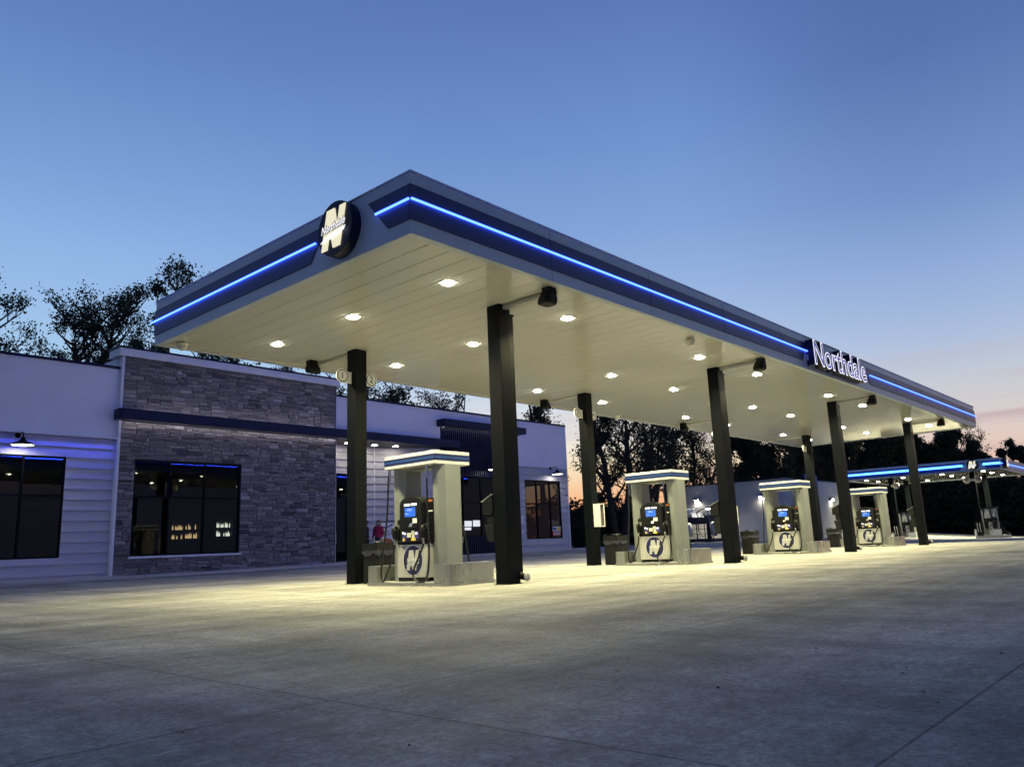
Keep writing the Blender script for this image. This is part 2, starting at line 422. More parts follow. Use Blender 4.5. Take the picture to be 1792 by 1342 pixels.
# soffit pans run along Y
mb = MB(); x = CX0+t; pw = .406
prof = []
while x < CX1-t-.01:
    x1 = min(x+pw, CX1-t)
    mb.face([(x, CY0+t, H+.03), (x1-.035, CY0+t, H+.026), (x1-.035, CY1-t, H+.026), (x, CY1-t, H+.03)])
    mb.face([(x1-.035, CY0+t, H+.026), (x1-.02, CY0+t, H+.05), (x1-.02, CY1-t, H+.05), (x1-.035, CY1-t, H+.026)])
    mb.face([(x1-.02, CY0+t, H+.05), (x1, CY0+t, H+.03), (x1, CY1-t, H+.03), (x1-.02, CY1-t, H+.05)])
    x = x1
sof = mb.build('soffit', M['soffit'], can, fix=False)
mb = MB()   # edge trim inside the fascia
e = .05
mb.box(CX0+t, CY0+t, H+.003, CX1-t, CY0+t+e, H+.025); mb.box(CX0+t, CY1-t-e, H+.003, CX1-t, CY1-t, H+.025)
mb.box(CX0+t, CY0+t+e, H+.003, CX0+t+e, CY1-t-e, H+.025); mb.box(CX1-t-e, CY0+t+e, H+.003, CX1-t, CY1-t-e, H+.025)
mb.build('soffit_trim', M['soffit'], can)

ZB0, ZB1, ZL = 5.105, 5.625, 5.39
def band(pts_fn, segs, parent, mat, th=.018):
    """navy band strips; pts_fn(s, z, out) -> world; segs = list of (s0 bottom, s0 top, s1 bottom, s1 top)"""
    for (b0, t0, b1, t1) in segs:
        m_ = MB()
        q = [(b0, ZB0), (b1, ZB0), (t1, ZB1), (t0, ZB1)]
        m_.poly([pts_fn(s, z, th) for s, z in q]+[pts_fn(s, z, -.01) for s, z in q],
                [(0,1,2,3),(7,6,5,4),(0,4,5,1),(1,5,6,2),(2,6,7,3),(3,7,4,0)])
        m_.build('fascia_band', mat, parent)
def tubes(pts_fn, segs, parent, mat, gap=True, r=.018):
    for (a, b) in segs:
        m_ = MB(); L_ = b-a; n = max(1, round(abs(L_)/3.05))
        for i in range(n):
            s0 = a+L_*i/n+(.012 if i else 0); s1 = a+L_*(i+1)/n-(.012 if i < n-1 else 0)
            m_.tube([pts_fn(s0, ZL, .045), pts_fn(s1, ZL, .045)], r, 10)
        m_.build('light_strip', mat, parent)
front = lambda s, z, o: (s, CY0-o, z)
left = lambda s, z, o: (CX0-o, s, z)
back = lambda s, z, o: (s, CY1+o, z)
right = lambda s, z, o: (CX1+o, s, z)
band(front, [(CX0-.018, CX0-.018, 10.14, 10.5), (15.4, 15.05, CX1+.018, CX1+.018)], can, M['navy'])
band(left, [(-1.0, -.55, CY0, CY0), (.92, .50, CY1+.018, CY1+.018)], can, M['navy'])
band(back, [(CX0, CX0, CX1, CX1)], can, M['navy'])
band(right, [(CY0, CY0, CY1, CY1)], can, M['navy'])
tubes(front, [(CX0-.02, 10.42), (15.36, CX1+.09)], can, M['led'])
tubes(left, [(-.76, CY0-.01), (.74, CY1+.12)], can, M['led'])
ZL = 5.32; tubes(back, [(CX0+.1, CX1-.1)], can, M['led_wash'], r=.021); ZL = 5.39
tubes(right, [(CY0+.05, CY1-.05)], can, M['led'])
# vertical panel reveals on the fascia
for xx in np.arange(CX0+3.05, CX1-.5, 3.05):
    mb = MB()
    mb.box(xx-.0022, CY0-.0205, H+.01, xx+.0022, CY0-.0185, ZB0+.0); mb.box(xx-.0022, CY0-.021, ZB0+.002, xx+.0022, CY0-.0192, ZB1-.002)
    mb.box(xx-.0022, CY0-.0025, ZB1+.002, xx+.0022, CY0+.001, H+FH-.03)
    mb.build('panel_joint', M['black'], can)
mb = MB()   # metal coping
mb.box(CX0-.02, CY0-.02, H+FH, CX1+.02, CY0+.14, H+FH+.02); mb.box(CX0-.02, CY1-.14, H+FH, CX1+.02, CY1+.02, H+FH+.02)
mb.box(CX0-.02, CY0+.14, H+FH, CX0+.14, CY1-.14, H+FH+.02); mb.box(CX1-.14, CY0+.14, H+FH, CX1+.02, CY1-.14, H+FH+.02)
mb.build('coping', M['fascia'], can)

SX, SY, W = 8.2277, 4.2354, .30
COLX = [i*SX for i in range(4)]
for i, x in enumerate(COLX):
    for y in (0, SY):
        mb = MB(); mb.box(x, y, g(x, y)-.05, x+W, y+W, H+.05)
        c = mb.build('column', M['black'], can, bevel=.012)
        mb = MB(); mb.box(x-.02, y-.02, -.01, x+W+.02, y+W+.02, .012); mb.build('base_plate', M['black'], c)
        if y == 0:   # square downspout with a kicked-out end, fed by a gutter pipe under the soffit
            mb = MB(); mb.box(x+W+.006, y+.03, .16, x+W+.106, y+.15, H-.13)
            mb.box(x+W-.03, y+.02, H-.13, x+W+.13, y+.16, H-.10)
            ds = mb.build('downspout', M['black'], c, bevel=.006)
            mb = MB(); mb.tube([(x+W+.056, y+.09, .20), (x+W+.056, y+.05, .12), (x+W+.056, y-.09, .11)], .06, 14)
            mb.build('spout', M['black_plastic'], ds)
            mb = MB(); mb.lathe([(.0, 0), (.066, 0), (.07, .012), (.07, .03)], (x+W+.056, y-.118, .11), 18, ax='y')
            mb.build('spout_cap', M['conduit'], ds)
            mb = MB(); mb.box(x+.09, CY0+t+.15, H-.06, x+.21, y-.01, H+.012); mb.build('gutter_pipe', M['conduit'], can, bevel=.01)
        else:
            mb = MB(); mb.box(x+.11, y+W+.01, H-.05, x+.19, CY1-t-.15, H+.012); mb.build('gutter_pipe', M['soffit'], can, bevel=.01)

LX = [-1.49, 1.68, 6.85, 10.0, 15.15, 18.3, 23.56, 26.5]; LY = [-.26, 2.32, 4.90]
LAMPS = {}
def canopy_light(x, y, z, parent, lens, s=.17):
    mb = MB(); mb.box(x-s-.04, y-s-.04, z-.005, x+s+.04, y+s+.04, z+.028)
    f = mb.build('ceiling_light', M['white_paint'], parent)
    mb = MB(); mb.prism([(x-s, y-s*.62), (x-s*.62, y-s), (x+s*.62, y-s), (x+s, y-s*.62), (x+s, y+s*.62), (x+s*.62, y+s), (x-s*.62, y+s), (x-s, y+s*.62)], 'z', z-.022, z-.007)
    mb.build('lens', lens, f)
    ld = LAMPS.get(lens.name)
    if ld is None:
        ld = bpy.data.lights.new('canopy_lamp', 'AREA'); ld.shape = 'SQUARE'; ld.size = .3; ld.spread = R(143)
        ld.energy, ld.color = (212, (1, .91, .49)) if lens is M['lens'] else (270, (1, .93, .58))
        LAMPS[lens.name] = ld
    lo = bpy.data.objects.new('canopy_lamp', ld); COL.objects.link(lo); lo.parent = f
    lo.location = Vector((x, y, z-.03))-wloc(f)
for x in LX:
    for y in LY: canopy_light(x, y, H+.02, can, M['lens'], .09)

# round N badge on the short left fascia
def drum_badge(name, c, r, dep, nx, label, group=None):
    """drum with its face towards -X (nx='x') or -Y (nx='y')"""
    e_ = empty(name, c, label, 'sign', group)
    mb = MB(); k = -1
    mb.lathe([(0, k*dep), (r*.985, k*dep), (r, k*dep+.015), (r, 0), (0, 0)], c, 48, ax=nx, sm=False)
    mb.build('drum', M['navy_trim'], e_)
    F = frame((0, -1, 0), (0, 0, 1), (c[0]-dep-.002, c[1], c[2])) if nx == 'x' else frame((1, 0, 0), (0, 0, 1), (c[0], c[1]-dep-.002, c[2]))
    a, b = MB(), MB(); logo_faces(a, b, F, r, d=.02); word(b, F, r, d=.04); c_ = MB(); word(c_, F, r, d=.032, me=WORDB); c_.build('wordmark_edge', M['logo_navy'], e_, fix=False)
    a.build('letter', M['sign_cream'], e_, fix=False); b.build('wordmark', M['sign_white'], e_, fix=False)
    return e_
drum_badge('logo_badge', (CX0, .06, 5.40), .43, .17, 'x', 'round navy badge with a lit cream N on the short end of the near canopy')

# lit channel letters on the long fascia
sign = empty('lettered_sign', (13, CY0, 5.4), 'lit indigo Northdale lettering outlined in white on the long canopy fascia', 'sign')
for nm, off, ext, dep, mats in (('letter_return', .03, .10, .11, M['navy_trim']), ('letter_edge', .026, .004, .216, M['letter_edge']), ('letter_face', -.012, .003, .224, M['letter_face'])):
    me = text_mesh('Northdale', 1, ext, off)
    xs = [v.co.x for v in me.vertices]; ys = [v.co.y for v in me.vertices]
    if nm == 'letter_return':
        cx_, w_, cy_, h_ = (max(xs)+min(xs))/2, max(xs)-min(xs), (max(ys)+min(ys))/2, max(ys)-min(ys)
    s_, sv_ = 4.02/w_, .70/h_
    F = frame((1, 0, 0), (0, 0, 1), (12.45, CY0-dep, 5.345))
    mb = MB(); mb.add_mesh(me, F @ Matrix(((s_, 0, 0, -cx_*s_), (0, sv_, 0, -cy_*sv_), (0, 0, 1, 0), (0, 0, 0, 1))))
    mb.build(nm, mats, sign, fix=False)
mb = MB(); mb.box(10.42, CY0-.05, 5.15, 14.4, CY0-.02, 5.30); mb.build('raceway', M['fascia'], sign)

# black loudspeakers under both long edges
def speaker(x, y, s, label):
    e_ = empty('loudspeaker', (x, y, H-.02), label, 'speaker', 'black loudspeakers hung under the near canopy')
    mb = MB(); mb.box(x-.10, y-.08, H-.07, x+.10, y+.08, H+.02); mb.build('bracket', M['black_plastic'], e_)
    # bowed cabinet, wider at its lower front
    ring = []
    for (zz, a, b) in ((H-.05, .115, .10), (H-.10, .125, .115), (H-.17, .155, .13), (H-.245, .16, .125), (H-.265, .14, .105)):
        sh = s*(.22*(H-zz))
        ring.append([(x+a*sx_+0, y+b*sy_+sh, zz) for sx_, sy_ in ((-1,-.55),(-.7,-1),(.7,-1),(1,-.55),(1,.55),(.7,1),(-.7,1),(-1,.55))])
    mb = MB(); v = [p for r_ in ring for p in r_]
    f = [(i*8+k, i*8+(k+1) % 8, (i+1)*8+(k+1) % 8, (i+1)*8+k) for i in range(len(ring)-1) for k in range(8)]
    f += [tuple(range(7, -1, -1)), tuple(range(len(v)-8, len(v)))]
    mb.poly(v, f); mb.build('cabinet', M['speaker_black'], e_, bevel=.02)
ordw = ['nearest', 'second', 'third', 'farthest']
for i, x in enumerate(COLX):
    speaker(x+.0, -1.18, 1, '%s black loudspeaker under the long front edge of the near canopy' % ordw[i])
    if i < 3: speaker(x-.1, 5.72, -1, '%s black loudspeaker under the store-side edge of the near canopy' % ordw[i])
for (x, y), lb in zip(((-3.0, 5.95), (5.05, -1.02), (12.4, 6.0)), ('small white dome camera under the far left corner of the canopy', 'small white dome camera under the front edge between first and second column', 'small white dome camera under the store-side canopy edge above the second pump')):
    mb = MB(); mb.lathe([(.0, -.15), (.05, -.14), (.085, -.10), (.09, -.05), (.11, -.045), (.11, .0), (0, 0)], (x, y, H-.0), 16)
    tag(mb.build('dome_camera', M['cam_white']), lb, 'camera', 'dome cameras under the canopy')

# round pump-number signs
def number_sign(x, y, z, num, side, label):
    """flat flag on a column; side -1 extends to -X, +1 to +X"""
    e_ = empty('number_sign', (x, y, z), label, 'sign', 'round pump number signs on the columns')
    cx = x+side*.235
    mb = MB(); mb.lathe([(0, -.012), (.155, -.012), (.155, .012), (0, .012)], (cx, y, z), 28, ax='y', sm=False)
    mb.box(min(x, cx), y-.0115, z-.15, max(x, cx), y+.0115, z+.10); mb.build('plate', M['sign_plate'], e_)
    mb = MB()
    for k in range(28):
        a0, a1 = 2*math.pi*k/28, 2*math.pi*(k+1)/28
        mb.face([(cx+r_*math.cos(a), y-.014, z+r_*math.sin(a)) for r_, a in ((.118, a0), (.118, a1), (.135, a1), (.135, a0))])
    mb.build('ring', M['black'], e_, fix=False)
    me = text_mesh(num, .21); mb = MB(); mb.add_mesh(me, frame((1, 0, 0), (0, 0, 1), (cx, y-.0145, z)) @ Matrix.Shear('XY', 4, (.12, 0)) if False else frame((1, 0, 0), (0, 0, 1), (cx, y-.0145, z)))
    mb.build('numeral', M['black'], e_, fix=False)
for i, x in enumerate(COLX):
    pos = ['first', 'second', 'third', 'last'][i]
    number_sign(x, SY+.15, 4.33, str(2*i+1), -1, 'round cream sign with black number %d, on the left of the %s store-side column' % (2*i+1, pos))
    number_sign(x+W, SY+.15, 4.33, str(2*i+2), 1, 'round cream sign with black number %d, right side of the %s store-side column' % (2*i+2, pos))

# ------------------------------------------------------------------ pump islands and pumps
def rrect(x0, y0, x1, y1, r, n=5, corners=(1, 1, 1, 1)):
    pts = []
    for (cx, cy, a, on) in ((x0+r, y0+r, 180, corners[0]), (x1-r, y0+r, 270, corners[1]), (x1-r, y1-r, 0, corners[2]), (x0+r, y1-r, 90, corners[3])):
        if on:
            for k in range(n+1):
                t_ = R(a+90*k/n); pts.append((cx+r*math.cos(t_), cy+r*math.sin(t_)))
        else:
            pts.append((cx+(r if a in (270, 0) else -r), cy+(r if a in (0, 90) else -r)))
    return pts
def make_island(bx):
    e_ = empty('pump_island', (bx+.11, 2.1, 0), None, 'pump island', 'steel pump islands under the near canopy')
    x0, x1, y0, y1 = bx-.50, bx+.74, .98, 3.24
    mb = MB(); mb.prism(rrect(x0-.02, y0-.02, x1+.02, y1+.02, .12), 'z', -.02, .055); mb.build('kerb', M['steel'], e_, bevel=.006)
    mb = MB(); mb.prism(rrect(x0, y0, x1, y0+.34, .12, corners=(1, 1, 0, 0)), 'z', .055, .375, sm=False); mb.build('bumper', M['steel'], e_, bevel=.005)
    mb = MB(); mb.prism(rrect(x0, y1-.34, x1, y1, .12, corners=(0, 0, 1, 1)), 'z', .055, .36, sm=False); mb.build('bumper', M['steel'], e_, bevel=.005)
    mb = MB(); mb.box(x0+.03, y0+.345, .055, x1-.03, y1-.345, .07); mb.build('deck', M['concrete_wall'], e_)
    return e_

def make_pump(bx):
    px, py = bx+.06, 2.08
    e_ = empty('fuel_pump', (px, py, .07), None, 'fuel pump', 'fuel pumps on the islands of the near canopy')
    zt = 2.16
    # octagonal pillars at both ends
    for sy in (-1, 1):
        yc = py+sy*.55; a, b, c = .29, .17, .10
        pts = [(px-a, yc-b+c), (px-a+c, yc-b), (px+a-c, yc-b), (px+a, yc-b+c), (px+a, yc+b-c), (px+a-c, yc+b), (px-a+c, yc+b), (px-a, yc+b-c)]
        mb = MB(); mb.prism(pts, 'z', .07, zt); p_ = mb.build('pillar', M['pump_grey'], e_, bevel=.006)
    # valance: white top sign with navy band and light blue line
    hx, hy, z0, z1 = .45, .71, zt, zt+.245
    mb = MB(); mb.box(px-hx, py-hy, z0, px+hx, py+hy, z1); va = mb.build('valance', M['white_paint'], e_, bevel=.01)
    def ring(zl, zh, o, nm, mt):
        m_ = MB()
        for (a0, a1, a2, a3) in ((px-hx-o, py-hy-o, px+hx+o, py-hy+.004), (px-hx-o, py+hy-.004, px+hx+o, py+hy+o), (px-hx-o, py-hy+.004, px-hx+.004, py+hy-.004), (px+hx-.004, py-hy+.004, px+hx+o, py+hy-.004)):
            m_.box(a0, a1, zl, a2, a3, zh)
        m_.build(nm, mt, va)
    ring(z0+.062, z1-.062, .004, 'valance_band', M['valance_navy']); ring(z0+.112, z1-.117, .007, 'valance_line', M['sky_stripe'])
    mb = MB(); mb.box(px-.2, py-.37, zt-.05, px+.2, py+.37, zt-.003); mb.build('lamp_tray', M['pump_grey'], e_)
    # lower cabinet
    mb = MB(); mb.box(px-.40, py-.46, .14, px+.40, py+.42, .735); cab = mb.build('cabinet', M['pump_panel'], e_, bevel=.012)
    mb = MB(); mb.box(px-.38, py-.44, .07, px+.38, py+.40, .138); mb.build('plinth', M['black_plastic'], e_)
    # dispenser head: nozzle-bay block below, arched bezel above
    mb = MB(); mb.box(px-.36, py-.50, .74, px+.36, py+.46, 1.20)
    mb.box(px-.22, py-.44, 1.20, px+.22, py+.44, 1.46); head = mb.build('dispenser_head', M['black_plastic'], e_, bevel=.012)
    for s in (-1, 1):
        y0, y1 = py-.33, py+.29
        arc = [(y0, .78), (y1, .78), (y1, 1.46)]+[(py-.02+.31*math.cos(R(a)), 1.46+.15*math.sin(R(a))) for a in range(10, 171, 16)]+[(y0, 1.46)]
        mb = MB(); xf = px+s*.44; mb.prism(arc, 'x', px+s*.23, xf); bz = mb.build('bezel', M['grey_plastic'], head, bevel=.012)
        def plate(nm, ya, yb, za, zb, mt, d=.004, par=bz):
            # (ya: seen from the front, left is +y when s=-1)
            m_ = MB(); f = lambda q: py-.02-s*0+q*(1 if s == 1 else -1)
            m_.box(xf, f(ya), za, xf+s*d, f(yb), zb); return m_.build(nm, mt, par)
        plate('price_display', -.17, -.015, 1.435, 1.475, M['display']); plate('price_display', .02, .175, 1.437, 1.477, M['display'])
        plate('screen', -.16, .14, 1.235, 1.405, M['screen'])
        plate('screen_text', -.09, .03, 1.365, 1.373, M['screen_txt'], .006); plate('screen_text', -.09, .05, 1.348, 1.354, M['screen_txt'], .006)
        plate('screen_text', -.15, -.05, 1.285, 1.292, M['screen_txt'], .006)
        plate('keypad', -.20, -.06, 1.03, 1.16, M['black_plastic'], .012)
        m2 = MB(); yk = lambda q: py-.02+q*(1 if s == 1 else -1)
        m2.prism([(px+s*.44, 1.04), (px+s*.475, 1.06), (px+s*.44, 1.12)] if s < 0 else [(px+s*.44, 1.04), (px+s*.475, 1.06), (px+s*.44, 1.12)], 'y', yk(-.02), yk(.07)); m2.build('receipt_slot', M['chrome'], bz)
        plate('notice', .06, .18, 1.115, 1.205, M['label_white'])
        plate('card_reader', .10, .21, 1.03, 1.09, M['grey_plastic'], .03)
        plate('grade_panel', -.235, -.12, .80, .97, M['purple'], .006); plate('grade_panel', .12, .225, .83, .97, M['purple'], .006)
        plate('price_label', -.225, -.185, .93, .965, M['display'], .01); plate('price_label', -.17, -.13, .915, .945, M['display'], .01)
        plate('notice', -.095, .015, .86, .945, M['label_cream'], .008); plate('notice', .025, .115, .91, .985, M['label_cream'], .008)
        plate('notice', .04, .11, .80, .905, M['label_cream'], .007)
        plate('grade_button', -.21, -.165, .80, .85, M['yellow'], .014); plate('grade_button', .03, .07, .80, .85, M['yellow'], .014); plate('grade_button', .10, .145, .80, .85, M['yellow'], .014)
        plate('price_label', .14, .19, .91, .95, M['display'], .01)
        plate('sticker', .325, .40, 1.50, 1.54, M['orange'], .003) if False else None
        # logo on the cabinet door
        yc = py-.03; F = frame((0, s, 0), (0, 0, 1), (px+s*.402, yc, .45))
        mb = MB()
        mb.face([F @ Vector((  .275*math.cos(2*math.pi*k/32), .275*math.sin(2*math.pi*k/32), .001)) for k in range(32)])
        lg = mb.build('logo_rim', M['label_white'], cab, fix=False)
        mb = MB(); mb.face([F @ Vector((.262*math.cos(2*math.pi*k/32), .262*math.sin(2*math.pi*k/32), .003)) for k in range(32)])
        mb.build('logo_disc', M['logo_navy'], cab, fix=False)
        a, b = MB(), MB(); logo_faces(a, a, F, .25, d=.005); word(b, F, .25, d=.009)
        a.build('logo_letter', M['logo_silver'], cab, fix=False); b.build('wordmark', M['label_white'], cab, fix=False)
        # side panel of stickers beside the bezel and the nozzle boots
        m_ = MB(); yy = py-.42
        m_.box(px+s*.24, py-.50, 1.20, px+s*.30, py-.345, 1.55); sp = m_.build('side_panel', M['black_plastic'], head)
        if s == -1:
            for (za, zb, mt) in ((1.49, 1.53, 'orange'), (1.37, 1.46, 'grey_plastic'), (1.31, 1.335, 'label_white')):
                m_ = MB(); m_.box(px-.30, py-.48, za, px-.304, py-.37, zb); m_.build('sticker', M[mt], sp)
        m_ = MB(); m_.box(px+s*.22, py+.31, 1.19, px+s*.25, py+.47, 1.47); m_.build('side_panel', M['black_plastic'], head)
        for q, k in ((-1, 0), (1, 1)):
            yn = py+q*.40-.02
            m_ = MB()
            m_.prism([(px+s*.36, .80), (px+s*.44, .82), (px+s*.45, 1.0), (px+s*.36, 1.12)] if s > 0 else [(px+s*.36, .80), (px+s*.36, 1.12), (px+s*.45, 1.0), (px+s*.44, .82)], 'y', yn-.065, yn+.065)
            m_.build('nozzle_boot', M['black_plastic'], head, bevel=.008)
            m_ = MB(); m_.tube([(px+s*.40, yn, 1.02), (px+s*.47, yn, 1.06), (px+s*.52, yn, 1.02), (px+s*.50, yn, .94), (px+s*.485, yn, .84)], [.018, .03, .035, .036, .03], 8)
            m_.tube([(px+s*.50, yn-.01, 1.0), (px+s*.56, yn-.01, .95), (px+s*.535, yn-.01, .87)], .009, 6)
            nz = m_.build('nozzle', M['black_plastic'], e_)
            m_ = MB(); m_.tube([(px+s*.485, yn, .84), (px+s*.48, yn, .74)], [.026, .022], 8); m_.tube([(px+s*.40, yn, 1.02), (px+s*.36, yn+.0, 1.10)], .011, 6)
            m_.build('swivel', M['chrome'], nz)
            # hose: up from the nozzle swivel, down in a loop, up along the pillar to the valance
            yp = py+q*.395 if q < 0 else py+.74
            xt = px+s*.36
            if q < 0:
                pts = [(px+s*.48, yn, .74), (px+s*.49, yn+.10, .55), (px+s*.51, yn+.24, .30), (px+s*.52, yn+.25, .16), (px+s*.52, yn+.12, .075), (px+s*.52, yn-.06, .09), (px+s*.51, yn-.15, .30), (px+s*.46, yn-.12, .75), (px+s*.40, yn-.03, 1.3), (xt, yn+.02, 1.95), (xt, yn+.02, zt)]
            else:
                pts = [(px+s*.48, yn, .74), (px+s*.50, yn+.05, .5), (px+s*.55, yn+.16, .22), (px+s*.57, yn+.22, .095), (px+s*.56, yn+.30, .11), (px+s*.53, yn+.33, .4), (px+s*.42, yn+.31, 1.2), (xt+s*.02, yp-.06, 1.95), (xt, yp-.07, zt)]
            P = [Vector(p) for p in pts]; cur = []
            for i in range(len(P)-1):
                p0, p1, p2, p3 = P[max(i-1, 0)], P[i], P[i+1], P[min(i+2, len(P)-1)]
                for k_ in range(5):
                    t_ = k_/5
                    cur.append(.5*((2*p1)+(p2-p0)*t_+(2*p0-5*p1+4*p2-p3)*t_**2+(-p0+3*p1-3*p2+p3)*t_**3))
            cur.append(P[-1])
            m_ = MB(); m_.tube(cur, .0185, 7); m_.build('hose', M['rubber'], nz)
            m_ = MB(); m_.tube([(P[-1].x, P[-1].y, zt-.32), (P[-1].x, P[-1].y, zt-.005)], [.018, .026], 8); m_.build('breakaway', M['chrome'], nz)
    return e_
isl = make_island(0); pump = make_pump(0)
where = ['nearest the camera, between the first pair of black columns', 'second from the camera, between the second pair of black columns', 'third from the camera, past the second front column', 'farthest of the four, between the third and last front columns']
for i in range(4):
    a = isl if i == 0 else copy_tree(isl); b = pump if i == 0 else copy_tree(pump)
    a.location.x = isl.location.x+COLX[i] if i else a.location.x; b.location.x = pump.location.x+COLX[i] if i else b.location.x
    a['label'] = 'low steel island, its pump '+where[i]
    b['label'] = 'silver fuel pump, '+where[i]

# square twin-arch litter bins beside the store-side columns
def make_bin(x, y):
    e_ = empty('litter_bin', (x, y, 0), None, 'bin', 'square litter bins beside the store-side columns')
    s = .235
    mb = MB(); mb.box(x-s, y-s, .0, x+s, y+s, .62); mb.build('body', M['grey_plastic'], e_, bevel=.03)
    mb = MB(); mb.box(x-s-.012, y-s-.012, .66, x+s+.012, y+s+.012, .80)
    n = 8; prof = [(-s-.012+2*(s+.012)*k/n, .80+.05*math.sin(math.pi*k/n)) for k in range(n+1)]
    vv = []
    for i in range(n+1):
        for j in range(n+1):
            u = -s-.012+2*(s+.012)*i/n; w = -s-.012+2*(s+.012)*j/n
            vv.append((x+u, y+w, .80+max(.045*math.sin(math.pi*i/n), .045*math.sin(math.pi*j/n))))
    ff = [(i*(n+1)+j, (i+1)*(n+1)+j, (i+1)*(n+1)+j+1, i*(n+1)+j+1) for i in range(n) for j in range(n)]
    mb.poly(vv, ff, 0, True)
    mb.build('lid', M['grey_plastic'], e_)
    mb = MB(); pts = rrect(x-s-.006, y-s-.006, x+s+.006, y+s+.006, .03, 3); v2 = []; k2 = 60
    per = []
    for a_ in range(4):
        c = [(x-s-.008, y-s-.008), (x+s+.008, y-s-.008), (x+s+.008, y+s+.008), (x-s-.008, y+s+.008)]
        for q in range(15):
            p0, p1 = c[a_], c[(a_+1) % 4]; per.append((p0[0]+(p1[0]-p0[0])*q/15, p0[1]+(p1[1]-p0[1])*q/15))
    rnd = random.Random(3); low = [.615-.035*(1+math.sin(i*.9+2*math.sin(i*.31)))-.01*rnd.random() for i, _ in enumerate(per)]
    v2 = [(p[0], p[1], .665) for p in per]+[(p[0]+(p[0]-x)*.06, p[1]+(p[1]-y)*.06, l) for p, l in zip(per, low)]
    m_ = len(per); mb.poly(v2, [(i, (i+1) % m_, m_+(i+1) % m_, m_+i) for i in range(m_)], 0, True)
    mb.build('bag_edge', M['bin_bag'], e_, fix=False)
    return e_
bn = make_bin(.28, 3.80)
bl = ['dark grey square litter bin behind the first pump, by the nearest store-side column', 'dark grey litter bin below the white extinguisher box, left of the second pump', 'dark grey litter bin seen past the second front column, left of the third pump', 'dark grey litter bin between the last store-side column and the third front column']
for i, x in enumerate([.28, SX+.42, 2*SX+.62, 3*SX+.55]):
    b = bn if i == 0 else copy_tree(bn); b.location.x = x; b['label'] = bl[i]

# windshield service boxes on the pump side of the front columns
def make_service(x):
    y0 = .31; e_ = empty('windshield_service_box', (x+.15, y0, .75), None, 'towel box', 'windshield service boxes on the front columns')
    mb = MB(); mb.prism([(y0, 1.20), (y0+.24, 1.20), (y0+.24, 1.40), (y0, 1.52)], 'x', x-.02, x+.32); mb.build('towel_dispenser', M['black_plastic'], e_, bevel=.012)
    mb = MB(); mb.box(x+.01, y0, 1.02, x+.29, y0+.16, 1.195); mb.build('back_panel', M['black_plastic'], e_, bevel=.008)
    mb = MB(); mb.prism([(y0, .72), (y0+.16, .72), (y0+.22, 1.015), (y0, 1.015)], 'x', x-.0, x+.30); mb.build('washer_bucket', M['grey_plastic'], e_, bevel=.012)
    mb = MB(); mb.prism([(y0-.0, 1.523), (y0+.26, 1.405), (y0+.26, 1.42), (y0-.0, 1.54)], 'x', x-.03, x+.33); mb.build('hood', M['pump_grey'], e_)
    mb = MB(); mb.tube([(x+.22, y0+.12, .95), (x+.24, y0+.16, 1.16)], .012, 6); mb.build('squeegee', M['black_plastic'], e_)
    return e_
sv = make_service(0)
for i, x in enumerate(COLX):
    s_ = sv if i == 0 else copy_tree(sv); s_.location.x = x+.15
    s_['label'] = 'black windshield service box on the pump side of the %s front column' % ['nearest', 'second', 'third', 'farthest'][i]

# extinguisher cabinets
def make_ext(x):
    y1 = SY-.005; xx = x+.04
    e_ = empty('extinguisher_cabinet', (x+.15, y1, 1.07), None, 'fire extinguisher', 'white extinguisher cabinets on the store-side columns')
    a, b, z0, z1 = xx, xx+.24, 1.06, 1.70; y0 = y1-.22
    mb = MB(); mb.box(a, y0, z0, a+.015, y1, z1); mb.box(b-.015, y0, z0, b, y1, z1); mb.box(a+.015, y1-.015, z0, b-.015, y1, z1)
    mb.box(a+.015, y0, z0, b-.015, y1-.015, z0+.02); mb.box(a+.015, y0, z1-.02, b-.015, y1-.015, z1)
    mb.box(a+.015, y0, z0+.02, a+.04, y0+.015, z1-.02); mb.box(b-.04, y0, z0+.02, b-.015, y0+.015, z1-.02)
    mb.build('case', M['white_paint'], e_)
    mb = MB(); cx, cy = (a+b)/2, y0+.12
    mb.lathe([(0, z0+.03), (.055, z0+.03), (.058, z0+.06), (.058, z0+.36), (.04, z0+.41), (.02, z0+.43), (0, z0+.43)], (cx, cy, 0), 14); ex = mb.build('extinguisher', M['red'], e_)
    mb = MB(); mb.tube([(cx, cy, z0+.43), (cx, cy, z0+.47), (cx, cy-.05, z0+.50)], .014, 6); mb.build('extinguisher_valve', M['black_plastic'], ex)
    mb = MB(); mb.box(a+.04, y0+.004, z0+.02, b-.04, y0+.006, z1-.02); mb.build('window', M['glass_dark'], e_)
    return e_
ec = make_ext(SX); ec['label'] = 'white cabinet holding a red extinguisher, on the column left of the second pump'
e2 = copy_tree(ec); e2.location.x += SX; e2['label'] = 'white extinguisher cabinet just right of the second front column'

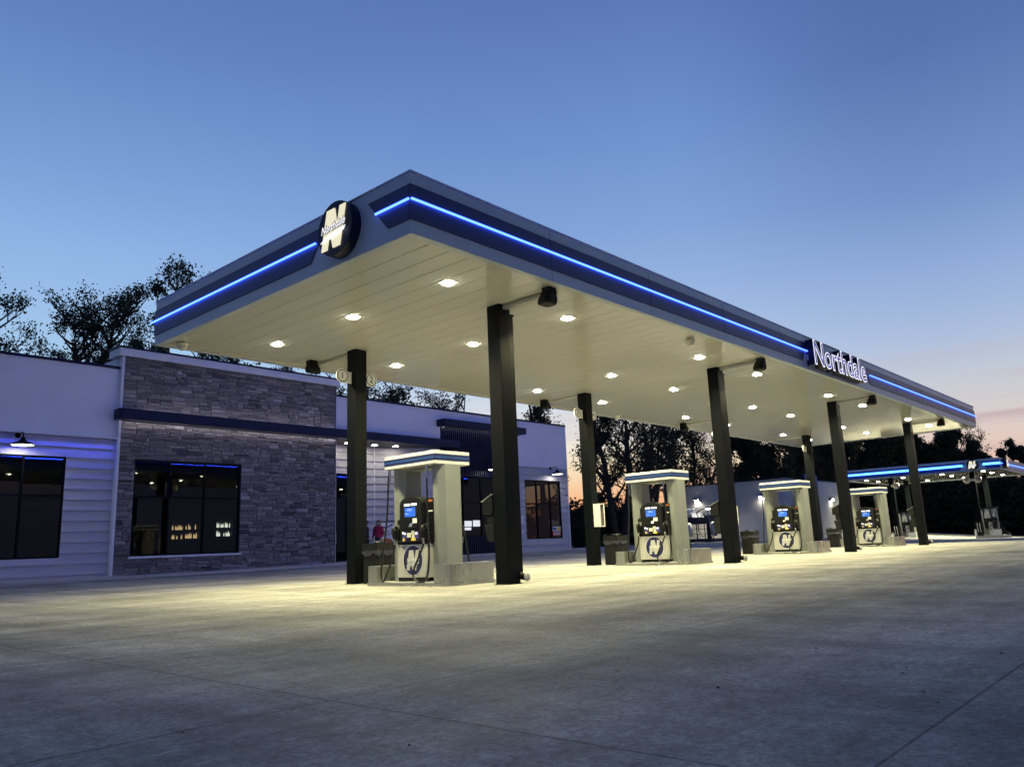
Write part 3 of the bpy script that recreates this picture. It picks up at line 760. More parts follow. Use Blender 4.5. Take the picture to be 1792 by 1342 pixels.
# ------------------------------------------------------------------ convenience store
YS = 18.16
store = empty('convenience_store', (8, 26, .15), 'single storey store with stone front, white stucco and dark windows behind the near canopy', 'store')
def rects(x0, x1, z0, z1, holes):
    """split a wall rectangle round its openings"""
    xs = sorted({x0, x1, *[max(x0, min(x1, h[0])) for h in holes], *[max(x0, min(x1, h[1])) for h in holes]})
    out = []
    for a, b in zip(xs, xs[1:]):
        if b-a < 1e-6: continue
        m_ = (a+b)/2; cuts = sorted([(max(z0, h[2]), min(z1, h[3])) for h in holes if h[0] < m_ < h[1]])
        z = z0
        for c, d in cuts:
            if c > z: out.append((a, b, z, c))
            z = max(z, d)
        if z < z1: out.append((a, b, z, z1))
    return out
def wall(name, x0, x1, z0, z1, y, holes, mat, th=.2, parent=store):
    mb = MB()
    for a, b, c, d in rects(x0, x1, z0, z1, holes): mb.box(a, y, c, b, y+th, d)
    return mb.build(name, mat, parent, fix=False)
def siding(name, F, u0, u1, z0, z1, holes, board=.335, parent=store, zb=.28):
    """lapped boards in frame F: u along the wall, v up, w out"""
    mb = MB()
    k0 = math.floor((z0-zb)/board); k1 = math.ceil((z1-zb)/board)
    for k in range(k0, k1):
        a, b = max(z0, zb+k*board), min(z1, zb+(k+1)*board)
        if b-a < .005: continue
        for (p, q, c, d) in rects(u0, u1, a, b, holes):
            off = lambda z: .046*(1-(z-(zb+k*board))/board)+.002
            P = [F @ Vector(t_) for t_ in ((p, c, off(c)), (q, c, off(c)), (q, d-.012, off(d)), (p, d-.012, off(d)))]
            B = [F @ Vector(t_) for t_ in ((p, c, -.005), (q, c, -.005), (q, d, -.005), (p, d, -.005))]
            mb.poly(P+B, [(0,1,2,3),(0,4,5,1),(2,6,7,3),(1,5,6,2),(3,7,4,0)])
    return mb.build(name, M['siding'], parent, fix=False)
def window(x0, x1, z0, z1, y, vs=(), hs=(), parent=store, name='window', dep=.10, out=.012, fw=.055):
    mb = MB()
    for a, b in ((x0, x0+fw), (x1-fw, x1)): mb.box(a, y-out, z0, b, y+dep, z1)
    mb.box(x0+fw, y-out, z0, x1-fw, y+dep, z0+fw); mb.box(x0+fw, y-out, z1-fw, x1-fw, y+dep, z1)
    xs = [x0+fw]+[v for v in vs]+[x1-fw]; zs = [z0+fw]+list(hs)+[z1-fw]
    for v in vs: mb.box(v-.03, y-out+.001, z0+fw, v+.03, y+dep-.001, z1-fw)
    for i in range(len(xs)-1):
        for h in hs:
            a = xs[i]+(.03 if i else 0); b = xs[i+1]-(.03 if i < len(xs)-2 else 0)
            mb.box(a, y-out+.002, h-.028, b, y+dep-.002, h+.028)
    w_ = mb.build(name, M['black'], parent)
    rnd = random.Random(int(x0*100))
    for i in range(len(xs)-1):
        for j in range(len(zs)-1):
            a = xs[i]+(.03 if i else 0); b = xs[i+1]-(.03 if i < len(xs)-2 else 0)
            c = zs[j]+(.028 if j else 0); d = zs[j+1]-(.028 if j < len(zs)-2 else 0)
            t1, t2 = rnd.uniform(-.004, .004), rnd.uniform(-.002, .002)
            mb = MB(); mb.face([(a, y+.03+t1, c), (b, y+.03-t1, c), (b, y+.03-t1+t2, d), (a, y+.03+t1+t2, d)])
            mb.build('pane', M['glass'], w_, fix=False)
    return w_
XL, XR, YB = -9.0, 24.95, 34.0
W1 = (-4.75, -.92, .82, 3.98); W2 = (1.16, 5.06, .78, 3.98); W3 = (15.62, 20.62, 1.12, 4.0); W4 = (21.33, 24.32, .92, 4.01)
W0 = (-8.4, -5.6, .82, 3.98)
# left wing
wall('stucco_wall', XL, .62, 4.66, 7.06, YS, [], M['stucco'])
wall('inner_wall', XL, .62, -.2, 4.66, YS+.03, [W1, W0], M['white_trim'], .17)
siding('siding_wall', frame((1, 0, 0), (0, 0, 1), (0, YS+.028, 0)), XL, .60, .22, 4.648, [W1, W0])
mb = MB(); mb.box(XL, YS-.06, -.2, .60, YS+.02, .21); mb.build('foundation', M['concrete_wall'], store)
mb = MB(); mb.box(XL-.05, YS-.06, 7.06, .60, YS+.22, 7.14); mb.build('coping', M['navy_trim'], store)
window(*W1, YS+.03, (-3.36, -2.12), (2.74,)); window(*W0, YS+.03, (-7.0,), (2.74,))
mb = MB(); mb.box(XL, YS-.20, 4.63, .545, YS-.19, 4.69); mb.box(XL, YS-.19, 4.675, .545, YS-.001, 4.69); mb.build('added_ledge', M['stucco'], store)  # ledge added to carry and hide the blue strip
mb = MB(); mb.box(XL, YS-.186, 4.662, .54, YS-.16, 4.674); mb.build('light_strip', M['led_added'], store)  # added glowing strip, tints the top of the siding blue

def graze(x0, x1, y, z, col, e, tilt, spread, up=False):
    ld = bpy.data.lights.new('added_wash_lamp', 'AREA'); ld.shape = 'RECTANGLE'; ld.size = x1-x0; ld.size_y = .02; ld.spread = R(spread); ld.energy = e; ld.color = col
    lo = bpy.data.objects.new('added_wash_lamp', ld); COL.objects.link(lo); lo.parent = store
    lo.location = Vector(((x0+x1)/2, y, z))-store.location; lo.rotation_euler = (R(tilt)+(math.pi if up else 0), 0, 0)
graze(XL, .5, YS-.175, 4.655, (.06, .08, 1), 23, 13, 66)  # lamp added to throw a blue wash down the left siding
# stone front: every stone a small block of its own size and depth
SXa, SXb, SZa, SZb = .64, 9.30, -.1, 7.50
def stone_wall():
    cw, ch = .075, .0735; nx = int(round((SXb-SXa)/cw)); nz = int(round((SZb-SZa)/ch))
    occ = np.zeros((nz, nx), bool)
    for j in range(nz):
        for i in range(nx):
            xx, zz = SXa+(i+.5)*cw, SZa+(j+.5)*ch
            if W2[0]-.03 < xx < W2[1]+.03 and W2[2]-.08 < zz < W2[3]+.03: occ[j, i] = True
    rnd = random.Random(11); mb = MB()
    for j in range(nz):
        i = 0
        while i < nx:
            if occ[j, i]: i += 1; continue
            h = rnd.choice((1, 1, 1, 1, 1, 1, 2, 2, 2)); w = rnd.choice((3, 4, 5, 5, 6, 6, 7, 8, 9)) if h < 2 else rnd.choice((3, 4, 5, 6, 7))
            w = min(w, nx-i)
            while w > 1 and occ[j, i:i+w].any(): w -= 1
            if nx-i-w == 1 and not occ[j, i:i+w+1].any(): w += 1
            h = min(h, nz-j)
            while h > 1 and occ[j:j+h, i:i+w].any(): h -= 1
            occ[j:j+h, i:i+w] = True
            x0, x1 = SXa+i*cw+.004, SXa+(i+w)*cw-.004; z0, z1 = SZa+j*ch+.004, SZa+(j+h)*ch-.004
            d = rnd.uniform(.012, .052); tone = min(1, max(0, rnd.gauss(.5, .20)))
            j_ = lambda: rnd.uniform(-.006, .006)
            c = .010
            y0 = YS-.14; yf = y0-d
            F = [(x0+j_(), y0, z0+j_()*.5), (x1+j_(), y0, z0+j_()*.5), (x1+j_(), y0, z1+j_()*.5), (x0+j_(), y0, z1+j_()*.5)]
            # rough split face: bevelled edge and an uneven middle
            G_ = [(p[0]+(c if k in (0, 3) else -c), yf+rnd.uniform(-.008, .008), p[2]+(c if k in (0, 1) else -c)) for k, p in enumerate(F)]
            mid = (rnd.uniform(x0+.3*(x1-x0), x1-.3*(x1-x0)), yf-rnd.uniform(-.004, .014), (z0+z1)/2+j_())
            mb.poly(F+G_+[mid], [(0,1,5,4),(1,2,6,5),(2,3,7,6),(3,0,4,7),(4,5,8),(5,6,8),(6,7,8),(7,4,8)], 0, False, tone)
            i += w
    return mb
sw = stone_wall().build('stone_wall', M['stone'], store, fix=False)
wall('stone_backing', SXa-.005, SXb+.005, -.2, 7.5, YS-.143, [(W2[0], W2[1], W2[2], W2[3])], M['mortar'], .34)
mb = MB(); mb.box(SXa-.09, YS-.19, -.1, SXa-.006, YS+.1, 7.49); mb.build('corner_trim', M['white_trim'], store)
mb = MB(); mb.box(SXa-.24, YS-.30, 7.50, SXb+.10, YS+.6, 7.76); mb.build('parapet_cap', M['white_trim'], store, bevel=.015)
mb = MB(); mb.box(SXa-.27, YS-.33, 7.762, SXb+.13, YS+.63, 7.82); mb.build('coping', M['navy_trim'], store)
mb = MB(); mb.box(SXa-.08, YS+.2, 5.0, SXa, YS+8, 7.5); mb.box(SXb-.08, YS+.2, 5.0, SXb, YS+8, 7.5); mb.build('parapet_side', M['stucco'], store)
window(*W2, YS-.10, (2.40, 3.68), (2.74,), dep=.16)
mb = MB(); mb.box(W2[0]-.06, YS-.24, W2[2]-.075, W2[1]+.06, YS-.08, W2[2]-.004); mb.build('sill', M['white_trim'], store)

# navy light shelf across the stone and the entry, lit from hidden strips
BX0, BX1, BZ0, BZ1, BY = .40, 16.05, 5.28, 5.63, YS-.62
mb = MB(); mb.prism([(BX0, YS-.12), (BX0, BY+.12), (BX0+.03, BY+.04), (BX0+.12, BY), (BX1, BY), (BX1, YS-.12)], 'z', BZ0, BZ1)
mb.build('light_shelf', M['navy_trim'], store, bevel=.012)
mb = MB(); mb.box(SXa+.02, YS-.34, BZ0-.055, SXb-.02, YS-.32, BZ0-.003); mb.build('light_trough', M['navy_trim'], store)
mb = MB(); mb.box(SXa+.05, YS-.318, BZ0-.03, SXb-.05, YS-.29, BZ0-.003); mb.build('light_strip', M['led_white'], store)
mb = MB(); mb.box(SXa+.6, YS-.40, BZ1+.003, SXb-.2, YS-.37, BZ1+.014); mb.build('light_strip', M['led_white'], store)
# recessed entry
RD = 1.30
EW = (9.5, 11.28, .1, 4.02)
wall('inner_wall', 9.31, 12.6, -.2, 5.30, YS+RD+.03, [EW], M['white_trim'], .17)
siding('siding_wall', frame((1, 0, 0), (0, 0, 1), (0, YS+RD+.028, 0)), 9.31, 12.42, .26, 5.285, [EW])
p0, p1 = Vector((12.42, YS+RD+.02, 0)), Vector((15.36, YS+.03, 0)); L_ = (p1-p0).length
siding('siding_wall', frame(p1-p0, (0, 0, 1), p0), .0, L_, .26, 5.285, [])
mb = MB(); dv = (p1-p0).normalized(); nv = Vector((dv.y, -dv.x, 0))
mb.poly([p0+nv*-.02+Vector((0, 0, z)) for z in (-.2, 5.3)]+[p1+nv*-.02+Vector((0, 0, z)) for z in (-.2, 5.3)]+[p0-nv*.15+Vector((0, 0, z)) for z in (-.2, 5.3)]+[p1-nv*.15+Vector((0, 0, z)) for z in (-.2, 5.3)],
        [(0,2,3,1),(4,5,7,6),(0,1,5,4),(2,6,7,3),(1,3,7,5)]); mb.build('inner_wall', M['white_trim'], store)
mb = MB(); mb.box(12.40, YS+RD-.03, .2, 12.455, YS+RD+.03, 5.285); mb.build('corner_trim', M['white_trim'], store)
mb = MB(); mb.prism([(9.31, YS-.1), (15.36, YS-.1), (15.36, YS+.05), (12.5, YS+RD+.2), (9.31, YS+RD+.2)], 'z', 5.29, 5.34); mb.build('entry_soffit', M['soffit_dark'], store)
for xx in (10.46, 11.9, 12.95):
    mb = MB(); yy = YS+(.6 if xx < 12.5 else .4)
    mb.lathe([(0, 5.262), (.13, 5.262), (.13, 5.275)], (xx, yy, 0), 20); f_ = MB(); f_.lathe([(.13, 5.265), (.165, 5.268), (.165, 5.289), (.13, 5.289)], (xx, yy, 0), 20)
    q = f_.build('downlight', M['white_trim'], store); mb.build('lens', M['down'], q)
window(EW[0], EW[1], .18, EW[3], YS+RD+.03, (10.4,), (2.95,), name='entrance_door')
mb = MB(); mb.tube([(10.34, YS+RD-.03, .95), (10.34, YS+RD-.03, 1.5)], .015, 8); mb.build('door_handle', M['steel'], store)
mb = MB(); mb.box(9.305, YS-.14, -.2, 9.33, YS+RD+.2, 5.29); mb.build('stone_return', M['white_trim'], store)
# upper stucco, right part
wall('stucco_wall', SXb+.0, 15.36, 5.30, 7.12, YS, [], M['stucco'])
wall('stucco_wall', 15.36, 20.82, 6.30, 7.12, YS, [], M['stucco'])
wall('stucco_wall', 20.82, XR, 4.72, 7.12, YS, [], M['stucco'])
mb = MB(); mb.box(SXb+.14, YS-.06, 7.12, XR+.06, YS+.22, 7.20); mb.build('coping', M['navy_trim'], store)
# slatted navy screen
wall('screen_backing', 15.36, 20.82, 4.0, 6.30, YS+.06, [], M['navy_trim'], .14)
wall('screen_base', 15.36, 20.82, -.2, 1.12, YS+.06, [], M['navy_trim'], .14)
mb = MB(); xx = 15.40
while xx < 20.80:
    mb.box(xx, YS-.05, 4.02, xx+.06, YS+.062, 6.28); xx += .137
mb.build('slats', M['navy_trim'], store)
mb = MB(); xx = 15.40
while xx < 20.80:
    mb.box(xx, YS-.03, .2, xx+.07, YS+.062, 1.10); xx += .137
mb.build('slats', M['navy_trim'], store)
mb = MB(); mb.box(15.12, YS-.60, 6.30, 20.95, YS-.01, 6.63); mb.build('light_shelf', M['navy_trim'], store, bevel=.012)
mb = MB(); mb.box(15.38, YS-.27, 6.24, 20.72, YS-.25, 6.297); mb.build('light_trough', M['navy_trim'], store)
mb = MB(); mb.box(15.4, YS-.248, 6.27, 20.7, YS-.22, 6.297); mb.build('light_strip', M['led_white'], store)
for a in (15.36, 20.62): 
    mb = MB(); mb.box(a, YS+.06, 1.12, a+(.26 if a < 16 else .20), YS+.2, 4.0); mb.build('screen_jamb', M['navy_trim'], store)
window(*W3, YS+.08, (16.86, 18.1, 19.36), (2.74,))
# right part with corner window
wall('inner_wall', 20.82, XR, -.2, 4.72, YS+.03, [W4], M['white_trim'], .17)
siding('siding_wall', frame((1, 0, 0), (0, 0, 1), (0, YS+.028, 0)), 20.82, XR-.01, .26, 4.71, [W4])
window(*W4, YS+.03, (22.31, 23.42), (2.76,))
mb = MB(); mb.box(XL, YS-.05, -.2, .6, YS-.04, .2); mb.box(20.85, YS-.06, -.2, XR, YS+.02, .25); mb.build('foundation', M['concrete_wall'], store)
mb = MB(); mb.box(XR-.005, YS-.03, .2, XR+.045, YS+.03, 7.12); mb.build('corner_trim', M['stucco'], store)
# end walls, back, roof, floor
def xwall(name, x, th, y0, y1, z0, z1, holes, mat):
    mb = MB()
    for a, b, c, d in rects(y0, y1, z0, z1, holes): mb.box(x, a, c, x+th, b, d)
    return mb.build(name, mat, store, fix=False)
EWIN = (18.75, 22.6, .85, 4.01)
xwall('end_wall', XR-.2, .2, YS+.2, YB, -.2, 7.12, [EWIN], M['siding'])
xwall('end_wall', XL, .2, YS+.2, YB, -.2, 7.06, [], M['stucco'])
mb = MB()
for (a, b) in ((18.75, 18.81), (19.98, 20.04), (21.26, 21.32), (22.54, 22.6)): mb.box(XR-.15, a, .85, XR-.05, b, 4.01)
for (a, b) in ((.85, .91), (2.73, 2.79), (3.95, 4.01)):
    for (c, d) in ((18.81, 19.98), (20.04, 21.26), (21.32, 22.54)): mb.box(XR-.149, c, a, XR-.051, d, b)
ew = mb.build('window', M['black'], store)
for (c, d) in ((18.81, 19.98), (20.04, 21.26), (21.32, 22.54)):
    for (a, b) in ((.91, 2.73), (2.79, 3.95)):
        mb = MB(); mb.face([(XR-.1, c, a), (XR-.1, d, a), (XR-.1, d, b), (XR-.1, c, b)]); mb.build('pane', M['glass'], ew, fix=False)
wall('back_wall', XL, XR, -.2, 7.1, YB, [], M['stucco'])
mb = MB(); mb.box(XL+.2, YS+.2, 6.75, XR-.2, YB, 6.85); mb.build('roof', M['conduit'], store)
mb = MB(); mb.box(XL+.2, YS+.21, -.1, XR-.2, YB, .12); mb.build('floor', M['floor_int'], store)
mb = MB(); mb.box(XL+.2, YS+.36, 4.3, 9.2, YB, 4.36); mb.box(9.2, YS+RD+.4, 4.3, XR-.22, YB, 4.36); mb.build('ceiling', M['dark_int'], store)
mb = MB(); mb.box(XL+.2, 27.0, .12, 20.9, 27.1, 4.3); mb.box(20.9, 22.9, .12, 21.0, 27.1, 4.3); mb.box(21.0, 22.9, .12, XR-.2, 23.0, 4.3); mb.build('partition', M['dark_int'], store)
# posted notices, window sticker
for (a, b, c, d, mt) in ((20.92, 21.12, 1.72, 2.12, 'label_white'), (20.95, 21.08, 1.22, 1.40, 'label_white')):
    mb = MB(); mb.box(a, YS-.022, c, b, YS-.016, d); mb.build('posted_notice', M[mt], store)
mb = MB(); mb.box(23.50, YS+.02, 1.30, 24.18, YS+.026, 1.55); wn = mb.build('window_sticker', M['label_white'], store)
mb = MB(); mb.box(23.50, YS+.018, 1.05, 24.18, YS+.026, 1.296); mb.build('window_sticker', M['red'], store)
mb = MB(); mb.box(23.86, YS+.014, 1.33, 24.14, YS+.019, 1.52); mb.build('sticker_panel', M['yellow'], wn)
mb = MB(); mb.box(23.53, YS+.014, 1.36, 23.8, YS+.019, 1.50); mb.build('sticker_panel', M['sky_stripe'], wn)
for k in range(3):
    mb = MB(); mb.box(23.56+.2*k, YS+.012, 1.10, 23.70+.2*k, YS+.017, 1.25); mb.build('sticker_panel', M['label_cream'], wn)

# sidewalk along the store
mb = MB()
n = 34
for i in range(n):
    a, b = XL-3+(XR+5-XL)*i/n, XL-3+(XR+5-XL)*(i+1)/n
    za, zb = g(a, 16.6)+.075, g(b, 16.6)+.075; ya = 16.55
    mb.poly([(a, ya, za-.6), (b, ya, zb-.6), (b, ya, zb), (a, ya, za), (b, YS+2.2, max(zb, .16)), (a, YS+2.2, max(za, .16))], [(0,1,2,3),(3,2,4,5)])
tag(mb.build('sidewalk', M['walk'], fix=False), kind='structure')

# barn lamps on goosenecks
def barn_lamp(x, y, z, label):
    e_ = empty('wall_lamp', (x, y, z), label, 'wall lamp', 'black barn lamps on the store front')
    mb = MB(); mb.lathe([(0, -.03), (.075, -.03), (.085, 0), (0, 0)], (x, y, z+.33), 16, ax='y'); mb.build('wall_plate', M['black'], e_)
    mb = MB(); mb.tube([(x, y-.02, z+.33), (x, y-.30, z+.37), (x, y-.44, z+.36), (x, y-.5, z+.30), (x, y-.5, z+.18)], .018, 8); mb.build('gooseneck', M['black'], e_)
    mb = MB(); mb.lathe([(.03, .22), (.06, .20), (.075, .13), (.13, .085), (.26, .03), (.34, -.03), (.345, -.045), (.335, -.045), (.25, .015), (.06, .10)], (x, y-.5, z), 28)
    sh = mb.build('shade', M['black'], e_, fix=False)
    mb = MB(); mb.lathe([(0, -.005), (.25, -.005), (.29, -.02), (.295, -.028), (0, -.028)], (x, y-.5, z), 24); mb.build('lens', M['barn'], sh)
barn_lamp(-2.34, YS+.0, 4.24, 'black barn lamp glowing above the leftmost dark window of the store')
barn_lamp(18.42, YS-.05, 4.38, 'black barn lamp in front of the navy slatted screen')
barn_lamp(23.5, YS+.0, 4.36, 'black barn lamp above the corner window at the right end of the store')
mb = MB(); mb.box(24.28, YS-.02, 4.52, 24.40, YS+.02, 4.66); mb.tube([(24.34, YS-.03, 4.58), (24.36, YS-.22, 4.54)], .05, 10)
tag(mb.build('wall_camera', M['cam_white']), 'small white camera high on the right corner of the store front', 'camera')

# self-glowing bottles and lit screens seen inside the dark store
def shelf_unit(x, y, z0, w, rows, mat, per, label, name='bottle_shelf', bh=.17):
    e_ = empty(name, (x, y, .12), label, 'shelf')
    mb = MB(); mb.box(x-w/2, y+.12, .12, x+w/2, y+.16, z0+rows*.36+.2)
    mb.box(x-w/2-.04, y-.18, .12, x-w/2, y+.16, z0+rows*.36+.2); mb.box(x+w/2, y-.18, .12, x+w/2+.04, y+.16, z0+rows*.36+.2); mb.build('case', M['dark_int'], e_)
    for r_ in range(rows):
        mb = MB(); mb.box(x-w/2, y-.16, z0+r_*.36-.03, x+w/2, y+.118, z0+r_*.36); mb.build('shelf_board', M['black'], e_)
    rnd = random.Random(int(x*10)); b0 = None
    for r_ in range(rows):
        for k in range(per):
            if rnd.random() < .3: continue
            bx = x-w/2+w*(k+.5)/per; rr = min(.05, w/per*.42); zz = z0+r_*.36
            if b0 is None:
                mb = MB(); mb.lathe([(0, 0), (rr, .0), (rr, bh*.6), (rr*.4, bh*.8), (rr*.35, bh), (0, bh)], (0, 0, 0), 8)
                b0 = mb.build('bottle', mat); o = b0
            else: o = b0.copy(); COL.objects.link(o)
            o.location = (bx, y-.05, zz+.002); o.scale.z = rnd.uniform(.8, 1.35)
            yield o
def shelf(*a, grp, bl, **k):
    for o in shelf_unit(*a, **k): tag(o, bl, 'bottle', grp)
shelf(4.78, 22.5, 1.42, .5, 2, M['amber'], 8, 'unlit-back bottle shelf of amber bottles, left of two in the stone-front window', grp='amber lit bottles in the stone-front window', bl='small amber glowing bottle on a shelf seen through the stone-front window')
shelf(5.45, 22.6, 1.44, .62, 2, M['amber'], 11, 'shelf of amber bottles further right in the stone-front window', grp='amber lit bottles in the stone-front window', bl='small amber glowing bottle on a shelf seen through the stone-front window')
shelf(6.78, 22.5, 1.50, .72, 2, M['pale'], 15, 'shelf of pale bottles near the right side of the stone-front window', grp='pale lit bottles in the stone-front window', bl='small pale glowing bottle on the right-hand shelf seen through the stone-front window')
ms = empty('menu_screen', (21.0, 22.0, 1.6), 'white glowing screens inside the window under the navy slats', 'screen')
for (a, b, c, d) in ((20.35, 21.15, 1.75, 2.05), (21.3, 21.8, 1.75, 2.08), (19.85, 20.2, 1.96, 2.04)):
    mb = MB(); mb.box(a, 22.0, c, b, 22.05, d); mb.build('screen', M['menu'], ms)
mb = MB(); mb.box(20.4, 22.001, 1.55, 21.1, 22.05, 1.70); mb.build('screen', M['menu'], ms)
mb = MB(); mb.box(19.8, 22.06, .12, 21.9, 22.12, 2.15); mb.build('backing', M['dark_int'], ms)

# poster in a dark frame on the angled entry wall
T0 = p0+dv*.12+nv*.06
F = frame(dv, (0, 0, 1), T0)
ps = empty('wall_poster', T0+Vector((0, 0, .75)), 'framed pizza poster on the wall beside the store entrance', 'poster')
mb = MB(); q = [F @ Vector(a) for a in ((0, .82, 0), (.84, .82, 0), (.84, 1.92, 0), (0, 1.92, 0), (0, .82, .03), (.84, .82, .03), (.84, 1.92, .03), (0, 1.92, .03))]
mb.poly(q, [(0,3,2,1),(4,5,6,7),(0,1,5,4),(1,2,6,5),(2,3,7,6),(3,0,4,7)]); mb.build('frame', M['black'], ps)
mb = MB(); mb.face([F @ Vector(a) for a in ((.04, .86, .033), (.80, .86, .033), (.80, 1.88, .033), (.04, 1.88, .033))]); mb.build('sheet', M['label_white'], ps, fix=False)
me = text_mesh('PIZZA', .25); mb = MB(); mb.add_mesh(me, F @ Matrix.Translation((.42, 1.40, .036))); mb.build('lettering', M['logo_navy'], ps, fix=False)
mb = MB()
for (a, b) in (((.18, 1.66), (.42, 1.62)), ((.42, 1.62), (.72, 1.78))):
    mb.face([F @ Vector((a[0], a[1], .036)), F @ Vector((b[0], b[1]-.03, .036)), F @ Vector((b[0], b[1]+.05, .036)), F @ Vector((a[0]+.03, a[1]+.05, .036))])
mb.build('emblem', M['logo_navy'], ps, fix=False)
mb = MB(); mb.face([F @ Vector((.45+.26*math.cos(a), 1.03+.15*math.sin(a), .037)) for a in [2*math.pi*k/20 for k in range(20)]]); mb.build('pizza_picture', M['orange'], ps, fix=False)

# ------------------------------------------------------------------ people at the entrance
def person(x, y, z, rz, h, top, bottom, hair, label, long_hair=True, jacket=None):
    s = h/1.70
    J = {'pelvis': (0, 0, .95), 'waist': (0, .0, 1.08), 'chest': (0, .0, 1.30), 'neck': (0, .0, 1.44), 'head0': (0, -.015, 1.52), 'head1': (0, -.02, 1.64),
         'shl': (.17, 0, 1.38), 'ell': (.23, .03, 1.12), 'wrl': (.20, -.12, .93), 'hal': (.19, -.16, .88),
         'shr': (-.17, 0, 1.38), 'elr': (-.24, .04, 1.12), 'wrr': (-.22, -.06, .89), 'har': (-.215, -.09, .83),
         'hil': (.09, 0, .90), 'knl': (.10, -.01, .50), 'anl': (.10, .03, .09), 'tol': (.11, -.12, .03),
         'hir': (-.09, 0, .90), 'knr': (-.10, -.02, .50), 'anr': (-.11, .03, .09), 'tor': (-.13, -.12, .03)}
    Rr = {'pelvis': (.155, .11), 'waist': (.135, .10), 'chest': (.16, .115), 'neck': (.055, .055), 'head0': (.07, .08), 'head1': (.085, .10),
          'shl': (.065,)*2, 'ell': (.048,)*2, 'wrl': (.032,)*2, 'hal': (.036, .02), 'shr': (.065,)*2, 'elr': (.048,)*2, 'wrr': (.032,)*2, 'har': (.036, .02),
          'hil': (.095,)*2, 'knl': (.062,)*2, 'anl': (.045,)*2, 'tol': (.04, .03), 'hir': (.095,)*2, 'knr': (.062,)*2, 'anr': (.045,)*2, 'tor': (.04, .03)}
    E_ = [('pelvis', 'waist'), ('waist', 'chest'), ('chest', 'neck'), ('neck', 'head0'), ('head0', 'head1'), ('chest', 'shl'), ('shl', 'ell'), ('ell', 'wrl'), ('wrl', 'hal'),
          ('chest', 'shr'), ('shr', 'elr'), ('elr', 'wrr'), ('wrr', 'har'), ('pelvis', 'hil'), ('hil', 'knl'), ('knl', 'anl'), ('anl', 'tol'), ('pelvis', 'hir'), ('hir', 'knr'), ('knr', 'anr'), ('anr', 'tor')]
    for sd in 'lr':
        hx, hy, hz = J['ha'+sd]; wx, wy, wz = J['wr'+sd]
        d = Vector((hx-wx, hy-wy, hz-wz)).normalized()
        for k, (o, ln) in enumerate(((-.027, .062), (-.009, .072), (.009, .068), (.027, .052))):
            a = Vector((hx+o, hy, hz)); b = a+d*ln*.6+Vector((0, -.004, 0)); c = b+d*ln*.45+Vector((0, .012, 0))
            J['f%s%da' % (sd, k)] = tuple(b); J['f%s%db' % (sd, k)] = tuple(c); Rr['f%s%da' % (sd, k)] = (.009,)*2; Rr['f%s%db' % (sd, k)] = (.007,)*2
            E_ += [('ha'+sd, 'f%s%da' % (sd, k)), ('f%s%da' % (sd, k), 'f%s%db' % (sd, k))]
        tb = Vector(((wx+hx)/2, (wy+hy)/2, (wz+hz)/2))+Vector((-.03 if sd == 'l' else .03, -.025, -.01))
        J['t'+sd] = tuple(tb+d*.035); Rr['t'+sd] = (.01,)*2; E_.append(('wr'+sd, 't'+sd))
    names = list(J); me = bpy.data.meshes.new('body')
    me.from_pydata([Vector(J[k])*s for k in names], [(names.index(a), names.index(b)) for a, b in E_], [])
    o = bpy.data.objects.new('body', me); COL.objects.link(o)
    md = o.modifiers.new('skin', 'SKIN'); sv_ = me.skin_vertices[0].data
    for i, k in enumerate(names): sv_[i].radius = (Rr[k][0]*s, Rr[k][1]*s)
    sv_[0].use_root = True
    o.modifiers.new('sub', 'SUBSURF').levels = 2
    dg = bpy.context.evaluated_depsgraph_get(); m2 = bpy.data.meshes.new_from_object(o.evaluated_get(dg))
    bpy.data.objects.remove(o)
    for mt in (M['skin'], top, bottom, M['black_plastic']): m2.materials.append(mt)
    for p in m2.polygons:
        c = p.center/s; p.use_smooth = True
        arm = abs(c.x) > .16 and c.z < 1.2
        p.material_index = 0 if (c.z > 1.43 or (arm and c.z < .97 and abs(c.x) > .165)) else (1 if c.z > .97 else (2 if c.z > .1 else 3))
    e_ = empty('person', (x, y, z), label, 'person'); e_.rotation_euler = (0, 0, rz)
    b = bpy.data.objects.new('body', m2); COL.objects.link(b); b.parent = e_
    def part(nm, mb, mt):
        q = mb.build(nm, mt); q.parent = e_; return q
    # face: nose, eyes, ears; hair
    mb = MB(); mb.lathe([(0, .03), (.012, .02), (.016, 0), (0, -.012)], (0, -.125*s, 1.575*s), 8); part('nose', mb, M['skin'])
    for sx_ in (-1, 1):
        mb = MB(); mb.lathe([(0, -.006), (.012, 0), (0, .006)], (sx_*.032*s, -.108*s, 1.605*s), 8, ax='y'); part('eye', mb, M['black_plastic'])
        mb = MB(); mb.lathe([(0, -.012), (.03, 0), (0, .012)], (sx_*.088*s, -.01*s, 1.58*s), 8, ax='x'); part('ear', mb, M['skin'])
    mb = MB(); n1, n2 = 16, 12
    for i in range(n2+1):
        ph = math.pi*i/n2
        for k in range(n1):
            a = 2*math.pi*k/n1; rr = .104*math.sin(ph)+.002; zz = 1.60+.118*math.cos(ph); yy = .012+rr*math.sin(a)*1.12
            if zz < 1.6: 
                rr *= 1.0; zz = 1.6-(1.6-zz)*(2.4 if long_hair else 1.0); yy = max(yy, .01)+.0
            mb.v.append((rr*math.cos(a)*s, yy*s, zz*s))
    for i in range(n2):
        for k in range(n1):
            mb.f.append((i*n1+k, i*n1+(k+1) % n1, (i+1)*n1+(k+1) % n1, (i+1)*n1+k)); mb.m.append(0); mb.sm.append(True); mb.col.append(None)
    part('hair', mb, hair)
